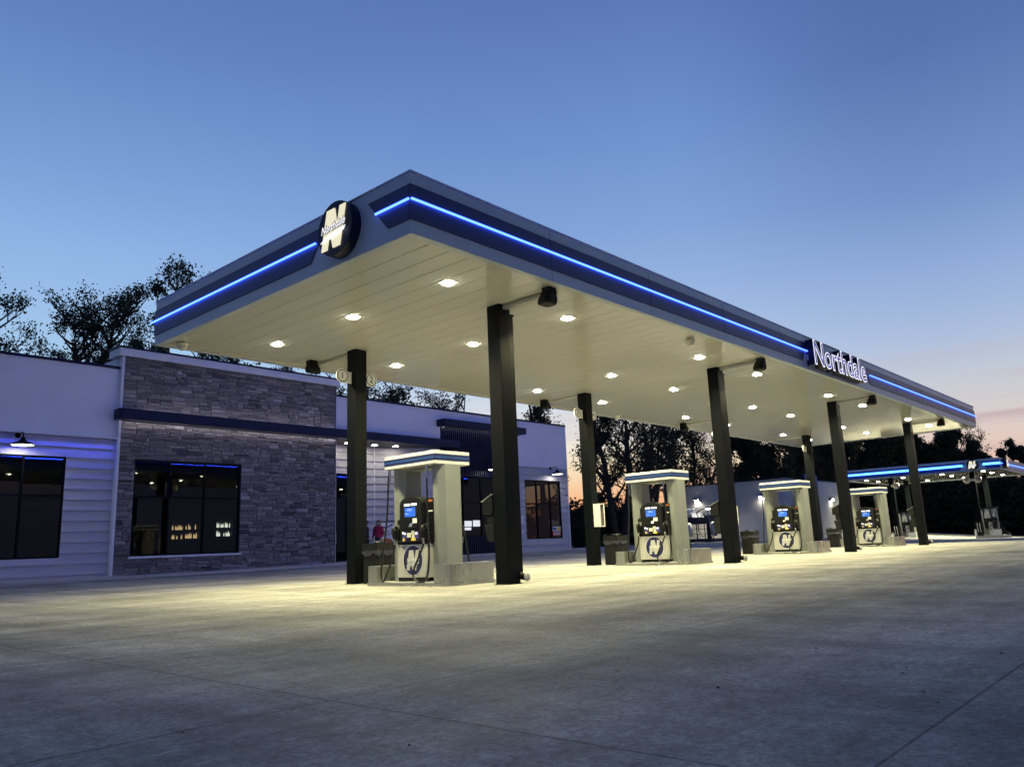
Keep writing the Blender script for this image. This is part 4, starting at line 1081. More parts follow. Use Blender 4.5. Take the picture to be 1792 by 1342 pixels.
    if jacket:   # dark backpack slung over one shoulder
        mb = MB(); mb.box(-.20*s, .10*s, .98*s, .10*s, .25*s, 1.36*s); q = mb.build('backpack', jacket, None, bevel=.05); q.parent = e_
        mb = MB(); mb.tube([(-.12*s, .10*s, 1.34*s), (-.13*s, .0, 1.46*s), (-.13*s, -.13*s, 1.36*s), (-.14*s, -.06*s, 1.05*s)], .02*s, 6); q = mb.build('strap', jacket, None); q.parent = e_
    return e_
person(10.82, 17.15, .24, R(-65), 1.66, M['cloth_pink'], M['jeans'], M['hair_blond'], 'person with long blond hair, crimson top and dark backpack, seen behind the nearest litter bin', True, M['cloth_dark'])
person(10.28, 17.25, .24, R(70), 1.64, M['cloth_dark'], M['cloth_dark'], M['hair_dark'], 'person in dark clothes, half hidden by the nearest store-side column', True)

# ------------------------------------------------------------------ car wash
CWX, CWY = 48.5, 15.84
zc = -.35
cw = empty('car_wash', (CWX+8, CWY+5, zc), 'low grey car wash building with one lit bay, behind the second and third pumps', 'building')
BAY = (20.9, 24.25, zc, 2.45)
mb = MB()
for a, b, c, d in rects(CWY, 25.6, zc, 4.82, [(21.3, 24.2, zc, 2.35)]): mb.box(CWX, a, c, CWX+.25, b, d)
mb.build('front_wall', M['cw_wall'], cw, fix=False)
mb = MB(); mb.box(CWX+.25, CWY, zc, CWX+14, CWY+.25, 4.82); mb.box(CWX+.25, 25.35, zc, CWX+14, 25.6, 4.82); mb.box(CWX+13.75, CWY+.25, zc, CWX+14, 25.35, 4.82); mb.build('side_wall', M['cw_wall'], cw)
mb = MB(); mb.box(CWX-.06, CWY-.06, 4.822, CWX+.3, 25.66, 4.9); mb.box(CWX+.3, CWY-.06, 4.822, CWX+14.06, CWY+.3, 4.9); mb.build('coping', M['navy_trim'], cw)
mb = MB(); mb.box(CWX+.25, CWY+.25, 4.5, CWX+13.75, 25.35, 4.6); mb.build('roof', M['conduit'], cw)
mb = MB(); mb.box(CWX+3.6, CWY-.30, zc, CWX+6.2, CWY-.001, 5.25); mb.build('entry_pylon', M['navy_trim'], cw)
# bay: navy surround, glazed door, warm light behind
mb = MB(); mb.box(CWX-.04, 21.3, 1.72, CWX+.02, 24.2, 2.42); mb.box(CWX-.04, 21.1, zc, CWX+.02, 21.298, 2.42); mb.box(CWX-.04, 24.202, zc, CWX+.02, 24.4, 2.42); mb.box(CWX-.03, 21.3, zc, CWX+.02, 24.2, .55); mb.build('bay_surround', M['navy_trim'], cw)
mb = MB()
for k in range(1, 4): mb.box(CWX+.05, 21.3+k*.725-.03, .55, CWX+.09, 21.3+k*.725+.03, 1.72)
for k in range(1, 3): mb.box(CWX+.045, 21.3, .55+k*.39-.02, CWX+.085, 24.2, .55+k*.39+.02)
bd = mb.build('bay_door', M['black'], cw)
mb = MB(); mb.face([(CWX+.07, 21.3, .55), (CWX+.07, 24.2, .55), (CWX+.07, 24.2, 1.72), (CWX+.07, 21.3, 1.72)]); mb.build('pane', M['glass_dark'], bd, fix=False)
mb = MB(); mb.box(CWX+4, CWY+.25, zc, CWX+4.1, 25.35, 4.5); mb.build('bay_back_wall', M['stucco'], cw)
mb = MB(); mb.box(CWX+1.5, 21.5, 4.2, CWX+1.9, 24.0, 4.25); mb.build('bay_light', M['bay'], cw)
def wall_pack(x, y, z, ax, label):
    e_ = empty('wall_light', (x, y, z), label, 'wall light', 'lit wall packs on the car wash')
    mb = MB()
    if ax == 'x':
        mb.prism([(z, x), (z+.28, x), (z+.24, x-.2), (z+.06, x-.22)], 'y', y-.2, y+.2) if False else mb.poly([(x, y-.2, z), (x, y+.2, z), (x-.22, y+.2, z+.1), (x-.22, y-.2, z+.1), (x, y-.2, z+.3), (x, y+.2, z+.3), (x-.2, y+.2, z+.26), (x-.2, y-.2, z+.26)], [(0,3,2,1),(4,5,6,7),(0,1,5,4),(3,7,6,2),(0,4,7,3),(1,2,6,5)])
        mb.build('housing', M['black_plastic'], e_)
        mb = MB(); mb.poly([(x-.02, y-.17, z-.01), (x-.02, y+.17, z-.01), (x-.225, y+.17, z+.085), (x-.225, y-.17, z+.085), (x-.235, y-.17, z+.20), (x-.235, y+.17, z+.20)], [(0,1,2,3),(3,2,5,4)]); mb.build('lens', M['cw_lamp'], e_, fix=False)
    else:
        mb.poly([(x-.2, y, z), (x+.2, y, z), (x+.2, y-.22, z+.1), (x-.2, y-.22, z+.1), (x-.2, y, z+.3), (x+.2, y, z+.3), (x+.2, y-.2, z+.26), (x-.2, y-.2, z+.26)], [(0,1,2,3),(4,7,6,5),(0,4,5,1),(3,2,6,7),(0,3,7,4),(1,5,6,2)])
        mb.build('housing', M['black_plastic'], e_)
        mb = MB(); mb.poly([(x-.17, y-.02, z-.01), (x+.17, y-.02, z-.01), (x+.17, y-.225, z+.085), (x-.17, y-.225, z+.085), (x-.17, y-.235, z+.20), (x+.17, y-.235, z+.20)], [(0,1,2,3),(3,2,5,4)]); mb.build('lens', M['cw_lamp'], e_, fix=False)
wall_pack(CWX-.001, 23.1, 3.45, 'x', 'bright wall light above the lit car wash bay')
wall_pack(CWX-.001, 17.55, 3.38, 'x', 'glowing wall light on the grey car wash wall, just left of the third pump')
wall_pack(57.9, CWY-.001, 3.2, 'y', 'glowing wall light on the far car wash wall, left of the third front column')

# vacuum arches in front of the car wash
def vacuum(y, label):
    x = 45.5; z = g(x, y)
    e_ = empty('vacuum_station', (x, y, z), label, 'vacuum station', 'car vacuum arches before the car wash')
    mb = MB(); mb.box(x-.14, y-.14, z, x+.14, y+.14, 2.05); mb.box(x-.28, y-.28, z, x+.28, y+.28, z+.08); mb.build('post', M['navy_trim'], e_)
    arc = [(y-1.25*math.cos(R(a)), 1.95+.95*math.sin(R(a))) for a in range(15, 166, 10)]
    mb = MB()
    for (xa, xb) in ((x-.9, x-.1), (x+.1, x+.9)):
        for i in range(len(arc)-1):
            (ya, za), (yb, zb) = arc[i], arc[i+1]
            mb.poly([(xa, ya, za), (xb, ya, za), (xb, yb, zb), (xa, yb, zb), (xa, ya, za+.04), (xb, ya, za+.04), (xb, yb, zb+.04), (xa, yb, zb+.04)], [(0,1,2,3),(7,6,5,4),(0,4,5,1),(3,2,6,7),(0,3,7,4),(1,5,6,2)])
    mb.build('arch_cover', M['white_trim'], e_)
    mb = MB(); mb.tube([(x, a_, b_-.04) for a_, b_ in arc], .045, 8); mb.tube([(x, y, 2.0), (x, y, 2.88)], .05, 8); mb.build('arch_rib', M['navy_trim'], e_)
    mb = MB(); mb.lathe([(0, .45), (.24, .45), (.26, .6), (.26, 1.35), (.15, 1.5), (0, 1.5)], (x-.1, y-.42, z), 16); mb.build('dust_drum', M['steel'], e_)
    mb = MB(); mb.tube([(x-.1, y+.15, 2.5), (x-.3, y+.6, 2.1), (x-.35, y+.75, 1.2), (x-.3, y+.45, .7), (x-.16, y+.16, .95)], .03, 7); mb.build('vacuum_hose', M['rubber'], e_)
    mb = MB(); mb.box(x-.5, y-.35, 2.76, x+.5, y-.1, 2.79); mb.build('arch_lamp', M['vac_lamp'], e_)
vacuum(22.75, 'car vacuum with lit white arch, left of the lit car wash bay'); vacuum(20.7, 'car vacuum with lit white arch, right before the lit car wash bay')

# ------------------------------------------------------------------ far canopy
DX0, DX1, DY0, DY1, DH, DF = 59.7, 71.6, 3.38, 15.2, 4.88, .88
far = empty('truck_canopy', (64, 9, -.3), 'smaller far canopy with a bright blue light line, beyond the near one', 'canopy')
mb = MB(); t = .15
mb.box(DX0, DY0, DH, DX0+t, DY1, DH+DF); mb.box(DX1-t, DY0, DH, DX1, DY1, DH+DF); mb.box(DX0+t, DY0, DH, DX1-t, DY0+t, DH+DF); mb.box(DX0+t, DY1-t, DH, DX1-t, DY1, DH+DF)
mb.build('fascia', M['fascia'], far)
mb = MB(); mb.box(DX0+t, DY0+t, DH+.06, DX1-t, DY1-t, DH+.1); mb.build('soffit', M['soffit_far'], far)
mb = MB(); mb.box(DX0+t, DY0+t, DH+.5, DX1-t, DY1-t, DH+.56); mb.build('roof_deck', M['conduit'], far)
dz0, dz1, dzl = DH+.12, DH+.68, DH+.46
ZB0, ZB1, ZL = dz0, dz1, dzl
dl = lambda s, z, o: (DX0-o, s, z); df = lambda s, z, o: (s, DY0-o, z)
band(dl, [(DY0-.02, DY0-.02, 4.25, 4.75), (6.15, 5.72, DY1, DY1)], far, M['navy_led_lit'], .03)
band(df, [(DX0-.03, DX0-.03, DX1, DX1)], far, M['fascia'], .03)
tubes(dl, [(DY0-.05, 4.5), (5.92, DY1)], far, M['led_far'], r=.08)
tubes(df, [(DX0-.1, DX1)], far, M['led'], r=.03)
for x in (61.6, 65.8):
    for y in (5.78, 11.95):
        mb = MB(); mb.box(x, y-.17, -.8, x+.34, y+.17, DH+.06); mb.build('column', M['black'], far)
for x in (61.9, 65.0, 69.2):
    for y in (5.0, 8.0, 11.0, 14.0): canopy_light(x, y, DH+.05, far, M['lens_far'], .13)
def far_badge(c, r, nx, label):
    drum_badge('logo_badge', c, r, .3, nx, label, 'round logo badges on the far canopy')
far_badge((DX0, 5.2, DH+.46), .40, 'x', 'round black badge with a lit white N on the blue-lit face of the far canopy')
far_badge((60.9, DY0, DH+.46), .40, 'y', 'round black badge seen edge-on, just past the corner of the far canopy')
for (y, s_, n_, nm) in ((5.78, -1, '9', 'left of the nearer column'), (5.78, 1, '10', 'right of the nearer column'), (11.95, 1, '12', 'left of the last near column')):
    e_ = empty('number_sign', (61.5, y, 4.2), 'round pale sign under the far canopy, '+nm, 'sign', 'round pump signs under the far canopy')
    cy = y-s_*.40
    mb = MB(); mb.lathe([(0, -.02), (.27, -.02), (.27, .02), (0, .02)], (61.55, cy, 4.3), 24, ax='x'); mb.box(61.535, min(y, cy), 4.2, 61.565, max(y, cy), 4.4); mb.build('plate', M['label_cream'], e_)
    me = text_mesh(n_, .34); mb = MB(); mb.add_mesh(me, frame((0, -1, 0), (0, 0, 1), (61.525, cy, 4.3))); mb.build('numeral', M['black'], e_, fix=False)

def truck_pump(y, label, label2):
    x = 62.1; z = -.20; i_ = empty('pump_island', (x+.8, y, z), label2, 'pump island', 'islands under the far canopy')
    mb = MB(); mb.prism(rrect(x-.9, y-1.15, x+2.6, y+.75, .2), 'z', z-.5, z+.12); mb.build('kerb', M['walk'], i_)
    mb = MB(); mb.box(x-.6, y-1.05, z+.12, x-.35, y-.45, z+.55); mb.build('bumper', M['white_paint'], i_, bevel=.02)
    mb = MB(); mb.tube([(x-.75, y+.62, z+.1), (x-.75, y+.62, z+.62)], .11, 10); mb.build('bollard', M['white_paint'], i_)
    e_ = empty('fuel_pump', (x, y, z+.12), label, 'fuel pump', 'tall pumps under the far canopy')
    mb = MB(); mb.box(x+.1, y-.78, z+.12, x+1.0, y+.62, z+.6); mb.box(x+.25, y-.74, z+.6, x+.85, y+.58, 2.02); mb.build('cabinet', M['pump_grey'], e_, bevel=.01)
    mb = MB(); mb.box(x-.02, y-.84, 2.022, x+1.05, y+.66, 2.13); mb.build('top_bar', M['black_plastic'], e_)
    for (a, b, c, d) in ((y+.16, y+.60, .25, 2.0),):
        mb = MB(); mb.prism([(a, c), (b, c), (b, d), (a+.16, d), (a+.05, d-.06), (a, d-.2)], 'x', x-.02, x+.24); mb.build('side_panel', M['pump_panel'], e_, bevel=.01)
    mb = MB(); mb.prism([(y-.34, 1.25), (y+.02, 1.25), (y+.10, 1.3), (y-.02, 2.0), (y-.24, 2.0), (y-.30, 1.9)], 'x', x+.0, x+.24); mb.build('side_panel', M['pump_panel'], e_, bevel=.01)
    mb = MB(); mb.prism([(y-.74, 1.35), (y-.52, 1.35), (y-.50, 1.9), (y-.62, 2.0), (y-.74, 2.0)], 'x', x+.02, x+.24); mb.build('side_panel', M['pump_panel'], e_, bevel=.01)
    mb = MB(); mb.box(x+.06, y-.74, .48, x+.24, y+.12, 1.24); mb.build('nozzle_bay', M['black_plastic'], e_)
    mb = MB(); mb.box(x-.02, y-.42, z+.14, x+.055, y-.16, .95); mb.build('lower_panel', M['pump_panel'], e_)
    mb = MB(); mb.box(x-.025, y-.34, .62, x-.021, y-.24, .74); mb.build('label', M['black_plastic'], e_)
    for yy in (y-.62, y-.05):
        mb = MB(); mb.tube([(x-.03, yy, 1.1), (x-.12, yy, .95), (x-.08, yy+.02, .75)], .04, 7); nz = mb.build('nozzle', M['black_plastic'], e_)
        mb = MB(); mb.tube([(x-.08, yy+.02, .75), (x-.2, yy-.3, .3), (x-.3, yy-.75, z+.14), (x-.2, yy-1.0, z+.15), (x-.05, yy-.6, .25), (x+.0, yy-.15, 1.2), (x+.06, yy-.05, 2.0)], .025, 7); mb.build('hose', M['rubber'], nz)
    b_ = empty('litter_bin', (x-.55, y+.40, z+.12), 'black bin at the far canopy, '+('right' if y < 8 else 'left')+' of the last column of the near canopy', 'bin', 'bins under the far canopy')
    mb = MB(); mb.box(x-.85, y+.12, z+.12, x-.4, y+.58, .95); mb.build('body', M['black_plastic'], b_, bevel=.03)
    for k in (0, 1):
        mb = MB(); mb.tube([(x-.87, y+.44-.18*k, .2), (x-.87, y+.48-.18*k, .9)], .02, 6); mb.build('squeegee_handle', M['label_white'], b_)
truck_pump(5.4, 'tall white fuel pump under the far canopy, at the right edge of the view', 'low kerbed island of the far canopy at the right edge of the view')
truck_pump(11.55, 'tall white fuel pump under the far canopy, just left of the last front column', 'low kerbed island of the far canopy left of the last front column')

# ------------------------------------------------------------------ trees
def tree_mesh(seed, H_, spread, nleaf, lo=.25, leaf=.24, forks=1, dens=1.0, mat='leaf'):
    rnd = random.Random(seed); rg = np.random.default_rng(seed)
    mb = MB(); tips = []
    def limb(p, d, L, r, depth):
        pts = [p]; n = 5; q = p.copy(); dd = d.copy()
        for i in range(n):
            dd = (dd+Vector((rnd.gauss(0, .10), rnd.gauss(0, .10), .05+.05*depth))).normalized(); q = q+dd*(L/n); pts.append(q.copy())
        mb.tube(pts, [r*(1-(.93 if depth == 0 else .75)*i/n) for i in range(n+1)], 6 if depth < 2 else 4, cap=False)
        if depth >= 3 or L < .7:
            tips.append((pts[-1], L)); tips.append((pts[-3], L*.8)); return
        k = rnd.choice((3, 4, 4)) if depth else int(H_*1.15)
        for i in range(k):
            t_ = rnd.uniform(lo, .98) if depth == 0 else rnd.uniform(.3, 1)
            i0 = min(n-1, int(t_*n)); b = pts[i0].lerp(pts[i0+1], t_*n-i0)
            a = rnd.uniform(0, 2*math.pi); base = (pts[i0+1]-pts[i0]).normalized()
            side = Vector((math.cos(a), math.sin(a), 0)); up = rnd.uniform(.35, 1.1) if depth == 0 else rnd.uniform(.1, .7)
            nd = (side+Vector((0, 0, up))).normalized()
            if depth: nd = (nd+base*.8).normalized()
            l2 = (spread*(1.15-.75*t_)*rnd.uniform(.6, 1.1)) if depth == 0 else L*rnd.uniform(.4, .62)
            limb(b, nd, max(.6, l2), r*(.42 if depth == 0 else .55)*(1-.4*t_), depth+1)
        tips.append((pts[-1], L*.3))
    for f in range(forks):
        a = rnd.uniform(0, 6.28); lean = .0 if forks == 1 else .13
        limb(Vector((.25*f*math.cos(a), .25*f*math.sin(a), -.3)), Vector((lean*math.cos(a), lean*math.sin(a), 1)).normalized(), H_*(.93 if f == 0 else rnd.uniform(.7, .88)), .017*H_, 0)
    # leaves: small faces gathered in uneven sprays round the twig tips
    T = np.array([tuple(p) for p, l in tips]); Ls = np.array([l for p, l in tips])
    keep = rg.random(len(T)) < .82; T = T[keep]; Ls = Ls[keep]
    wgt = rg.gamma(1.3, 1, len(T)); idx = rg.choice(len(T), nleaf, p=wgt/wgt.sum())
    rad = np.clip(.30+.16*Ls[idx], .3, .9)
    P = T[idx]+rg.normal(0, 1, (nleaf, 3))*rad[:, None]*np.array([.56, .56, .44])
    a = rg.normal(0, 1, (nleaf, 3)); a /= np.linalg.norm(a, axis=1)[:, None]
    b = np.cross(a, rg.normal(0, 1, (nleaf, 3))); b /= np.linalg.norm(b, axis=1)[:, None]
    s = leaf*rg.uniform(.55, 1.25, nleaf)[:, None]
    V = np.stack([P-a*s*.5, P+b*s*.32, P+a*s*.5, P-b*s*.32], 1).reshape(-1, 3)
    tone = np.clip(.5+.25*rg.normal(0, 1, len(T))[idx]+.12*rg.normal(0, 1, nleaf), 0, 1)
    me = bpy.data.meshes.new('crown')
    me.vertices.add(nleaf*4); me.vertices.foreach_set('co', V.ravel())
    me.loops.add(nleaf*4); me.loops.foreach_set('vertex_index', np.arange(nleaf*4))
    me.polygons.add(nleaf); me.polygons.foreach_set('loop_start', np.arange(nleaf)*4)
    at = me.attributes.new('tone', 'FLOAT', 'FACE'); at.data.foreach_set('value', tone)
    me.update(calc_edges=True); me.materials.append(M[mat])
    tr = MB(); tr = mb.build('trunk', M['bark'], None, fix=False); tm = tr.data; bpy.data.objects.remove(tr)
    return tm, me
VAR = {'tall': tree_mesh(1, 16, 3.3, 5800, .22, .18), 'open': tree_mesh(2, 16, 3.0, 4300, .16, .18, 2), 'broad': tree_mesh(5, 14, 4.2, 8200, .25, .2, 3),
       'airy': tree_mesh(21, 18, 4.9, 10500, .28, .175, 3), 'airy2': tree_mesh(33, 18, 4.2, 9000, .30, .175, 2), 'dense': tree_mesh(8, 12, 3.4, 20000, .10, .27, 2, mat='leaf2'), 'thin': tree_mesh(9, 16, 2.3, 4400, .20, .18),
       'bush': tree_mesh(12, 4.5, 2.2, 6000, .02, .24, 3, mat='leaf2'), 'wood': tree_mesh(14, 12, 3.0, 21000, .05, .28, 1, mat='leaf2')}
HV = {k: float(np.percentile([v.co.z for v in m_[1].vertices], 99.7)) for k, m_ in VAR.items()}
def tree(kind, x, y, h, rot, label, group, name='tree', w=1.0, cat='tree'):
    e_ = empty(name, (x, y, g(min(x, 80), y)-(.15 if kind != 'bush' else .16*h)), label, cat, group)
    k = h/HV[kind]; e_.rotation_euler = (0, 0, rot); e_.scale = (k*w, k*w, k)
    for nm, me in zip(('trunk', 'crown'), VAR[kind]):
        o = bpy.data.objects.new(nm, me); COL.objects.link(o); o.parent = e_
BK = 'trees standing behind the store'
tree('airy2', 4.7, 48.6, 19.6, .4, 'dark tree cut by the left edge of the photo, behind the store', BK)
tree('airy', 11.2, 53.0, 22.0, 1.7, 'broad dark tree behind the store roof, left of the stone parapet', BK, w=1.0)
tree('airy2', 14.3, 53.0, 22.4, 4.0, 'open-branched dark tree just left of the near canopy corner, behind the stone parapet', BK)
tree('tall', 14.9, 46.5, 22.6, 5.1, 'tallest dark tree behind the stone parapet, topping the left end of the canopy', BK, w=.85)
tree('tall', 20.6, 51.5, 23.6, .9, 'dark tree whose tip shows just above the sloping canopy edge', BK)
rnd = random.Random(5)
SH = 'dark tree behind the store, seen between its roof and the canopy soffit'
for (x, y, h, k) in ((21, 44, 15, 'broad'), (24.5, 47, 16, 'tall'), (27.5, 43, 14.5, 'open'), (30, 47, 16, 'broad'), (31.5, 41, 14, 'tall'), (34, 44, 15.5, 'broad'), (36, 40, 15, 'open'), (38, 43, 15, 'broad')):
    tree(k, x, y, h, rnd.uniform(0, 6.28), SH, 'row of trees behind the store roof')
MG = 'trees between the store and the car wash'
tree('thin', 38.2, 25.9, 14.5, 1.2, 'slender dark tree just right of the second store-side column', MG, w=1.15)
tree('open', 39.2, 24.8, 15.6, 3.3, 'dark tree with a straight trunk against the orange sky, left of the second pump', MG, w=1.05)
tree('thin', 37.6, 30.2, 15.0, 0.3, 'dark tree by the right end of the store, against the sunset', MG, w=1.1)
tree('open', 45.5, 26.4, 15.5, 4.4, 'dark tree rising directly behind the second pump', MG, w=.9)
tree('thin', 56.5, 31.0, 16, 2.0, 'dark tree behind the left end of the car wash', MG, w=1.2)
tree('open', 58.0, 33.5, 16, .7, 'dark tree behind the middle of the car wash', MG, w=1.1)
tree('broad', 64.5, 33.0, 15, 5.6, 'broad dark tree behind the car wash, left of the second front column', MG)
tree('tall', 70, 31.5, 16.5, 2.9, 'dark tree behind the car wash, right of the second front column', MG)
tree('broad', 74, 28.5, 15.5, 1.0, 'broad dark tree behind the right end of the car wash', MG)
BG = 'dark tree in the dense belt beyond the car wash and far canopy'
for (x, y, h, k) in ((79, 31.5, 16, 'dense'), (84, 27.5, 15.5, 'dense'), (80, 24.5, 14.5, 'broad'), (88, 24.5, 15, 'dense'), (86, 20.8, 14, 'dense'), (93, 21.5, 14.5, 'dense'), (91, 18.0, 13, 'wood'), (97, 18.5, 14, 'dense'), (95.0, 15.4, 12.6, 'wood'), (99, 16, 13.4, 'broad')):
    tree(k, x, y, h, rnd.uniform(0, 6.28), BG, 'belt of trees beyond the far canopy')
for (x, y, h, k, lb) in ((101.5, 13.6, 10.6, 'wood', 'dark tree above the round badge of the far canopy'), (103.5, 12.0, 12.2, 'dense', 'tallest dark tree right of the end of the near canopy'), (104, 10.2, 11.2, 'wood', 'dark tree right of the tallest one at the right of the photo'), (105.5, 8.6, 10.6, 'wood', 'dark tree near the right edge, above the far canopy corner'), (106, 6.6, 10.0, 'dense', 'dark tree at the right edge of the photo')):
    tree(k, x, y, h, rnd.uniform(0, 6.28), lb, 'trees at the right of the view', w=.8)
for (x, y, h, k) in ((100, 4.5, 9.5, 'wood'), (104, 3.0, 10, 'dense'), (103, 0.0, 9.5, 'wood'), (106, -3.0, 9.5, 'wood')):
    tree(k, x, y, h, rnd.uniform(0, 6.28), BG, 'belt of trees beyond the far canopy')
# low growth closing the view at ground level
UB = 'low dark bush in the thicket behind the car wash and far canopy'
for i in range(64):
    f = (i//2)/31; x = 84+17*f+rnd.uniform(-1, 1)+2.2*(i % 2); y = 34-40*f+rnd.uniform(-.8, .8)
    tree('bush', x, y, rnd.uniform(6.0, 8.0), rnd.uniform(0, 6.28), UB, 'thicket behind the far canopy', 'bush', 1.0, 'bush')
for i in range(44):
    f = i/43; tree('bush', 82.5+16*f+rnd.uniform(-.5, .5), 34-40*f+rnd.uniform(-.5, .5), rnd.uniform(3.2, 4.2), rnd.uniform(0, 6.28), UB, 'thicket behind the far canopy', 'bush', 1.9, 'bush')
UB2 = 'low dark bush in the thicket past the right end of the store'
for (x, y, h) in ((33, 26.5, 2.6), (35.2, 28, 3.0), (37, 26.8, 2.8), (39.5, 27.5, 3.3), (41.5, 26.6, 3.8), (43.5, 27.8, 4.2), (45.5, 26.6, 4.0), (38, 30, 4.2), (41, 31, 4.8), (44, 31, 5.2), (47, 30, 5.0), (34.5, 31.5, 3.4), (36.5, 33, 4)):
    tree('bush', x, y, h, rnd.uniform(0, 6.28), UB2, 'thicket past the end of the store', 'bush', 1.15, 'bush')
for i in range(16):
    tree('bush', -2+2.6*i+rnd.uniform(-.8, .8), 40+rnd.uniform(-1, 1.5), rnd.uniform(5, 7), rnd.uniform(0, 6.28), 'dark bush in the hedge behind the store', 'hedge behind the store', 'bush', 1.1, 'bush')

# ------------------------------------------------------------------ dusk sky
w = bpy.data.worlds.new('World'); sc.world = w; w.use_nodes = True
nt = w.node_tree; L = nt.links.new
for n_ in list(nt.nodes): nt.nodes.remove(n_)
out = N(nt, 'ShaderNodeOutputWorld'); bg = N(nt, 'ShaderNodeBackground'); L(bg.outputs[0], out.inputs[0])
tc = N(nt, 'ShaderNodeTexCoord'); sp = N(nt, 'ShaderNodeSeparateXYZ'); L(tc.outputs['Generated'], sp.inputs[0])
def mth(op, a, b=None, **k):
    n_ = N(nt, 'ShaderNodeMath', _operation=op)
    for i, q in enumerate((a, b)):
        if q is None: continue
        if isinstance(q, (int, float)): n_.inputs[i].default_value = q
        else: L(q, n_.inputs[i])
    return n_.outputs[0]
el = mth('DIVIDE', mth('ARCSINE', sp.outputs[2]), math.pi/2)
elp = mth('MAXIMUM', el, 0.0)
tpos = mth('POWER', elp, .5)          # more room for the low bands
AZ0 = R(34)
ax_, ay_ = math.cos(AZ0), math.sin(AZ0)
hl = mth('SQRT', mth('MAXIMUM', mth('ADD', mth('MULTIPLY', sp.outputs[0], sp.outputs[0]), mth('MULTIPLY', sp.outputs[1], sp.outputs[1])), 1e-6))
cosd = mth('DIVIDE', mth('ADD', mth('MULTIPLY', sp.outputs[0], ax_), mth('MULTIPLY', sp.outputs[1], ay_)), hl)
sind = mth('DIVIDE', mth('SUBTRACT', mth('MULTIPLY', sp.outputs[1], ax_), mth('MULTIPLY', sp.outputs[0], ay_)), hl)   # + = left of the glow
def ramp(stops):
    r_ = N(nt, 'ShaderNodeValToRGB'); e_ = r_.color_ramp.elements
    for i, (deg, c) in enumerate(stops):
        pos = (max(0, deg)/90)**.5
        k = e_[i] if i < 2 else e_.new(pos)
        k.position = pos; k.color = (*lin(c), 1)
    L(tpos, r_.inputs[0]); return r_.outputs[0]
SKY_C = ramp([(0, (240, 118, 98)), (1.2, (250, 148, 112)), (3, (252, 190, 140)), (5.2, (248, 226, 190)), (8, (236, 236, 232)), (12, (188, 206, 233)), (17, (156, 184, 227)), (22, (132, 165, 218)), (29, (110, 144, 204)), (37.5, (90, 120, 182)), (60, (62, 90, 150)), (90, (46, 70, 128))])
SKY_L = ramp([(0, (205, 200, 200)), (5, (190, 210, 225)), (10, (175, 208, 234)), (13.5, (164, 200, 235)), (20, (142, 178, 228)), (25, (122, 158, 214)), (33, (97, 130, 190)), (45, (76, 106, 168)), (90, (46, 70, 128))])
SKY_R = ramp([(0, (238, 160, 128)), (3, (240, 184, 156)), (4.8, (232, 202, 186)), (7, (216, 206, 204)), (9.5, (196, 202, 214)), (12, (172, 190, 220)), (16, (146, 173, 216)), (21, (116, 147, 200)), (30, (86, 116, 174)), (45, (66, 94, 152)), (90, (46, 70, 128))])
SKY_B = ramp([(0, (120, 125, 150)), (8, (115, 130, 170)), (20, (92, 116, 168)), (40, (70, 96, 152)), (90, (46, 70, 128))])
def mix(f, a, b):
    n_ = N(nt, 'ShaderNodeMix', _data_type='RGBA'); L(f, n_.inputs[0]) if not isinstance(f, float) else None; L(a, n_.inputs[6]); L(b, n_.inputs[7]); return n_.outputs[2]
def sstep(v, a, b):
    r_ = N(nt, 'ShaderNodeMapRange', _interpolation_type='SMOOTHSTEP'); r_.inputs['From Min'].default_value = a; r_.inputs['From Max'].default_value = b; L(v, r_.inputs[0]); return r_.outputs[0]
c = mix(sstep(sind, .10, .62), SKY_C, SKY_L)
c = mix(sstep(sind, -.06, -.40), c, SKY_R)
c = mix(sstep(cosd, .74, .05), c, SKY_B)
# thin evening cloud streaks low on the right
mp = N(nt, 'ShaderNodeMapping'); mp.inputs['Scale'].default_value = (1.6, 1.6, 26); mp.inputs['Rotation'].default_value = (R(1.5), R(-2), 0); L(tc.outputs['Generated'], mp.inputs[0])
nz = N(nt, 'ShaderNodeTexNoise', Scale=1.7, Detail=5, Roughness=.55); L(mp.outputs[0], nz.inputs['Vector'])
cl = mth('MULTIPLY', sstep(nz.outputs[0], .46, .68), mth('MULTIPLY', sstep(el, .02, .06), sstep(el, .135, .085)))
cl = mth('MULTIPLY', cl, mth('ADD', .25, mth('MULTIPLY', sstep(sind, .15, -.3), .5)))
cc = N(nt, 'ShaderNodeRGB'); cc.outputs[0].default_value = (*lin((196, 172, 178)), 1)
c = mix(cl, c, cc.outputs[0])
n2 = N(nt, 'ShaderNodeTexNoise', Scale=2.2, Detail=3); L(tc.outputs['Generated'], n2.inputs['Vector'])
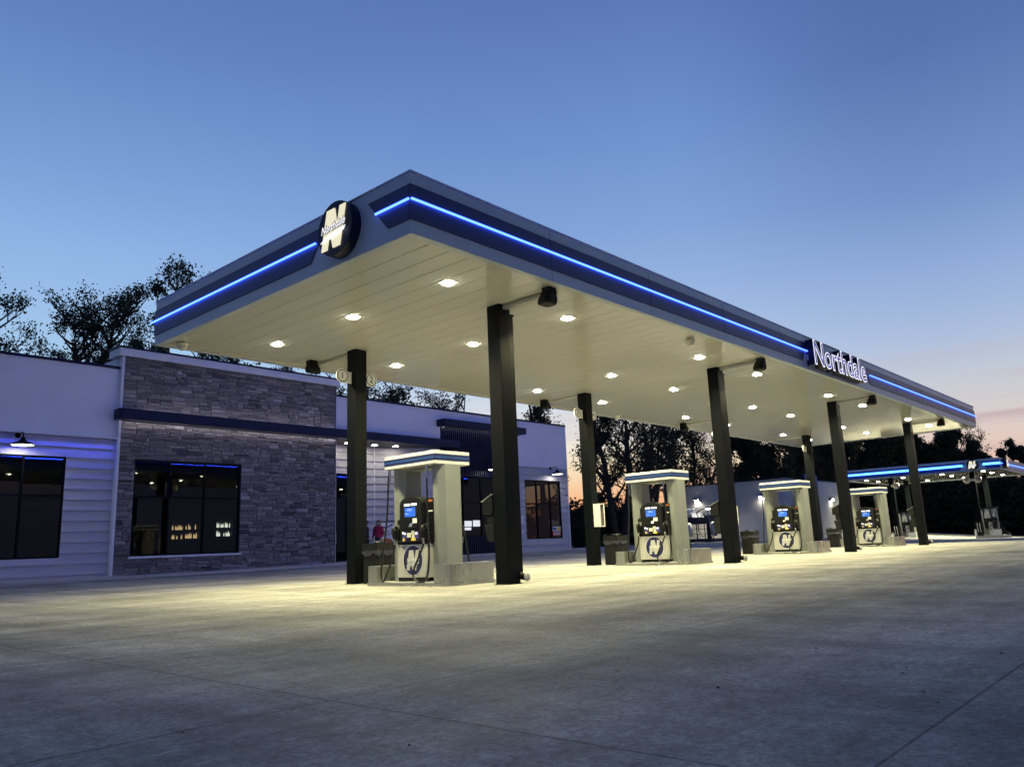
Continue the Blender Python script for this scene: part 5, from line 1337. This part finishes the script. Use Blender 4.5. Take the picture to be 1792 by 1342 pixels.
mr_ = N(nt, 'ShaderNodeMapRange'); mr_.inputs['To Min'].default_value = .95; mr_.inputs['To Max'].default_value = 1.05; L(n2.outputs[0], mr_.inputs[0])
mm = N(nt, 'ShaderNodeMix', _data_type='RGBA', _blend_type='MULTIPLY'); mm.inputs[0].default_value = 1; L(c, mm.inputs[6]); L(mr_.outputs[0], mm.inputs[7])
L(mm.outputs[2], bg.inputs[0]); bg.inputs[1].default_value = 1.0

# the last of the afterglow
sun = bpy.data.lights.new('sun', 'SUN'); sun.energy = .03; sun.angle = R(12); sun.color = (1, .62, .42)
so = bpy.data.objects.new('sun', sun); COL.objects.link(so)
so.rotation_euler = Vector((-math.cos(AZ0), -math.sin(AZ0), -.06)).to_track_quat('-Z', 'Y').to_euler()

# ------------------------------------------------------------------ camera
cam = bpy.data.cameras.new('camera'); co = bpy.data.objects.new('camera', cam); COL.objects.link(co)
cp, yaw, pit, rol, f = (-10.0571, -9.2146, .6461), .7281, .2025, -.0404, 1376.3
fw = Vector((math.cos(pit)*math.cos(yaw), math.cos(pit)*math.sin(yaw), math.sin(pit)))
r0 = Vector((math.sin(yaw), -math.cos(yaw), 0)); u0 = r0.cross(fw)
r_, u_ = r0*math.cos(rol)+u0*math.sin(rol), -r0*math.sin(rol)+u0*math.cos(rol)
co.matrix_world = Matrix(((r_.x, u_.x, -fw.x, cp[0]), (r_.y, u_.y, -fw.y, cp[1]), (r_.z, u_.z, -fw.z, cp[2]), (0, 0, 0, 1)))
cam.sensor_width = 36; cam.lens = 36*f/1792; cam.clip_start = .05; cam.clip_end = 5000
sc.camera = co
sc.view_settings.view_transform = 'Standard'; sc.view_settings.look = 'None'; sc.view_settings.exposure = 0; sc.view_settings.gamma = 1
sc.render.engine = 'CYCLES'
sc.cycles.max_bounces = 8; sc.cycles.diffuse_bounces = 4; sc.cycles.glossy_bounces = 4; sc.cycles.transparent_max_bounces = 12
sc.cycles.sample_clamp_indirect = 6; sc.cycles.caustics_reflective = False; sc.cycles.caustics_refractive = False
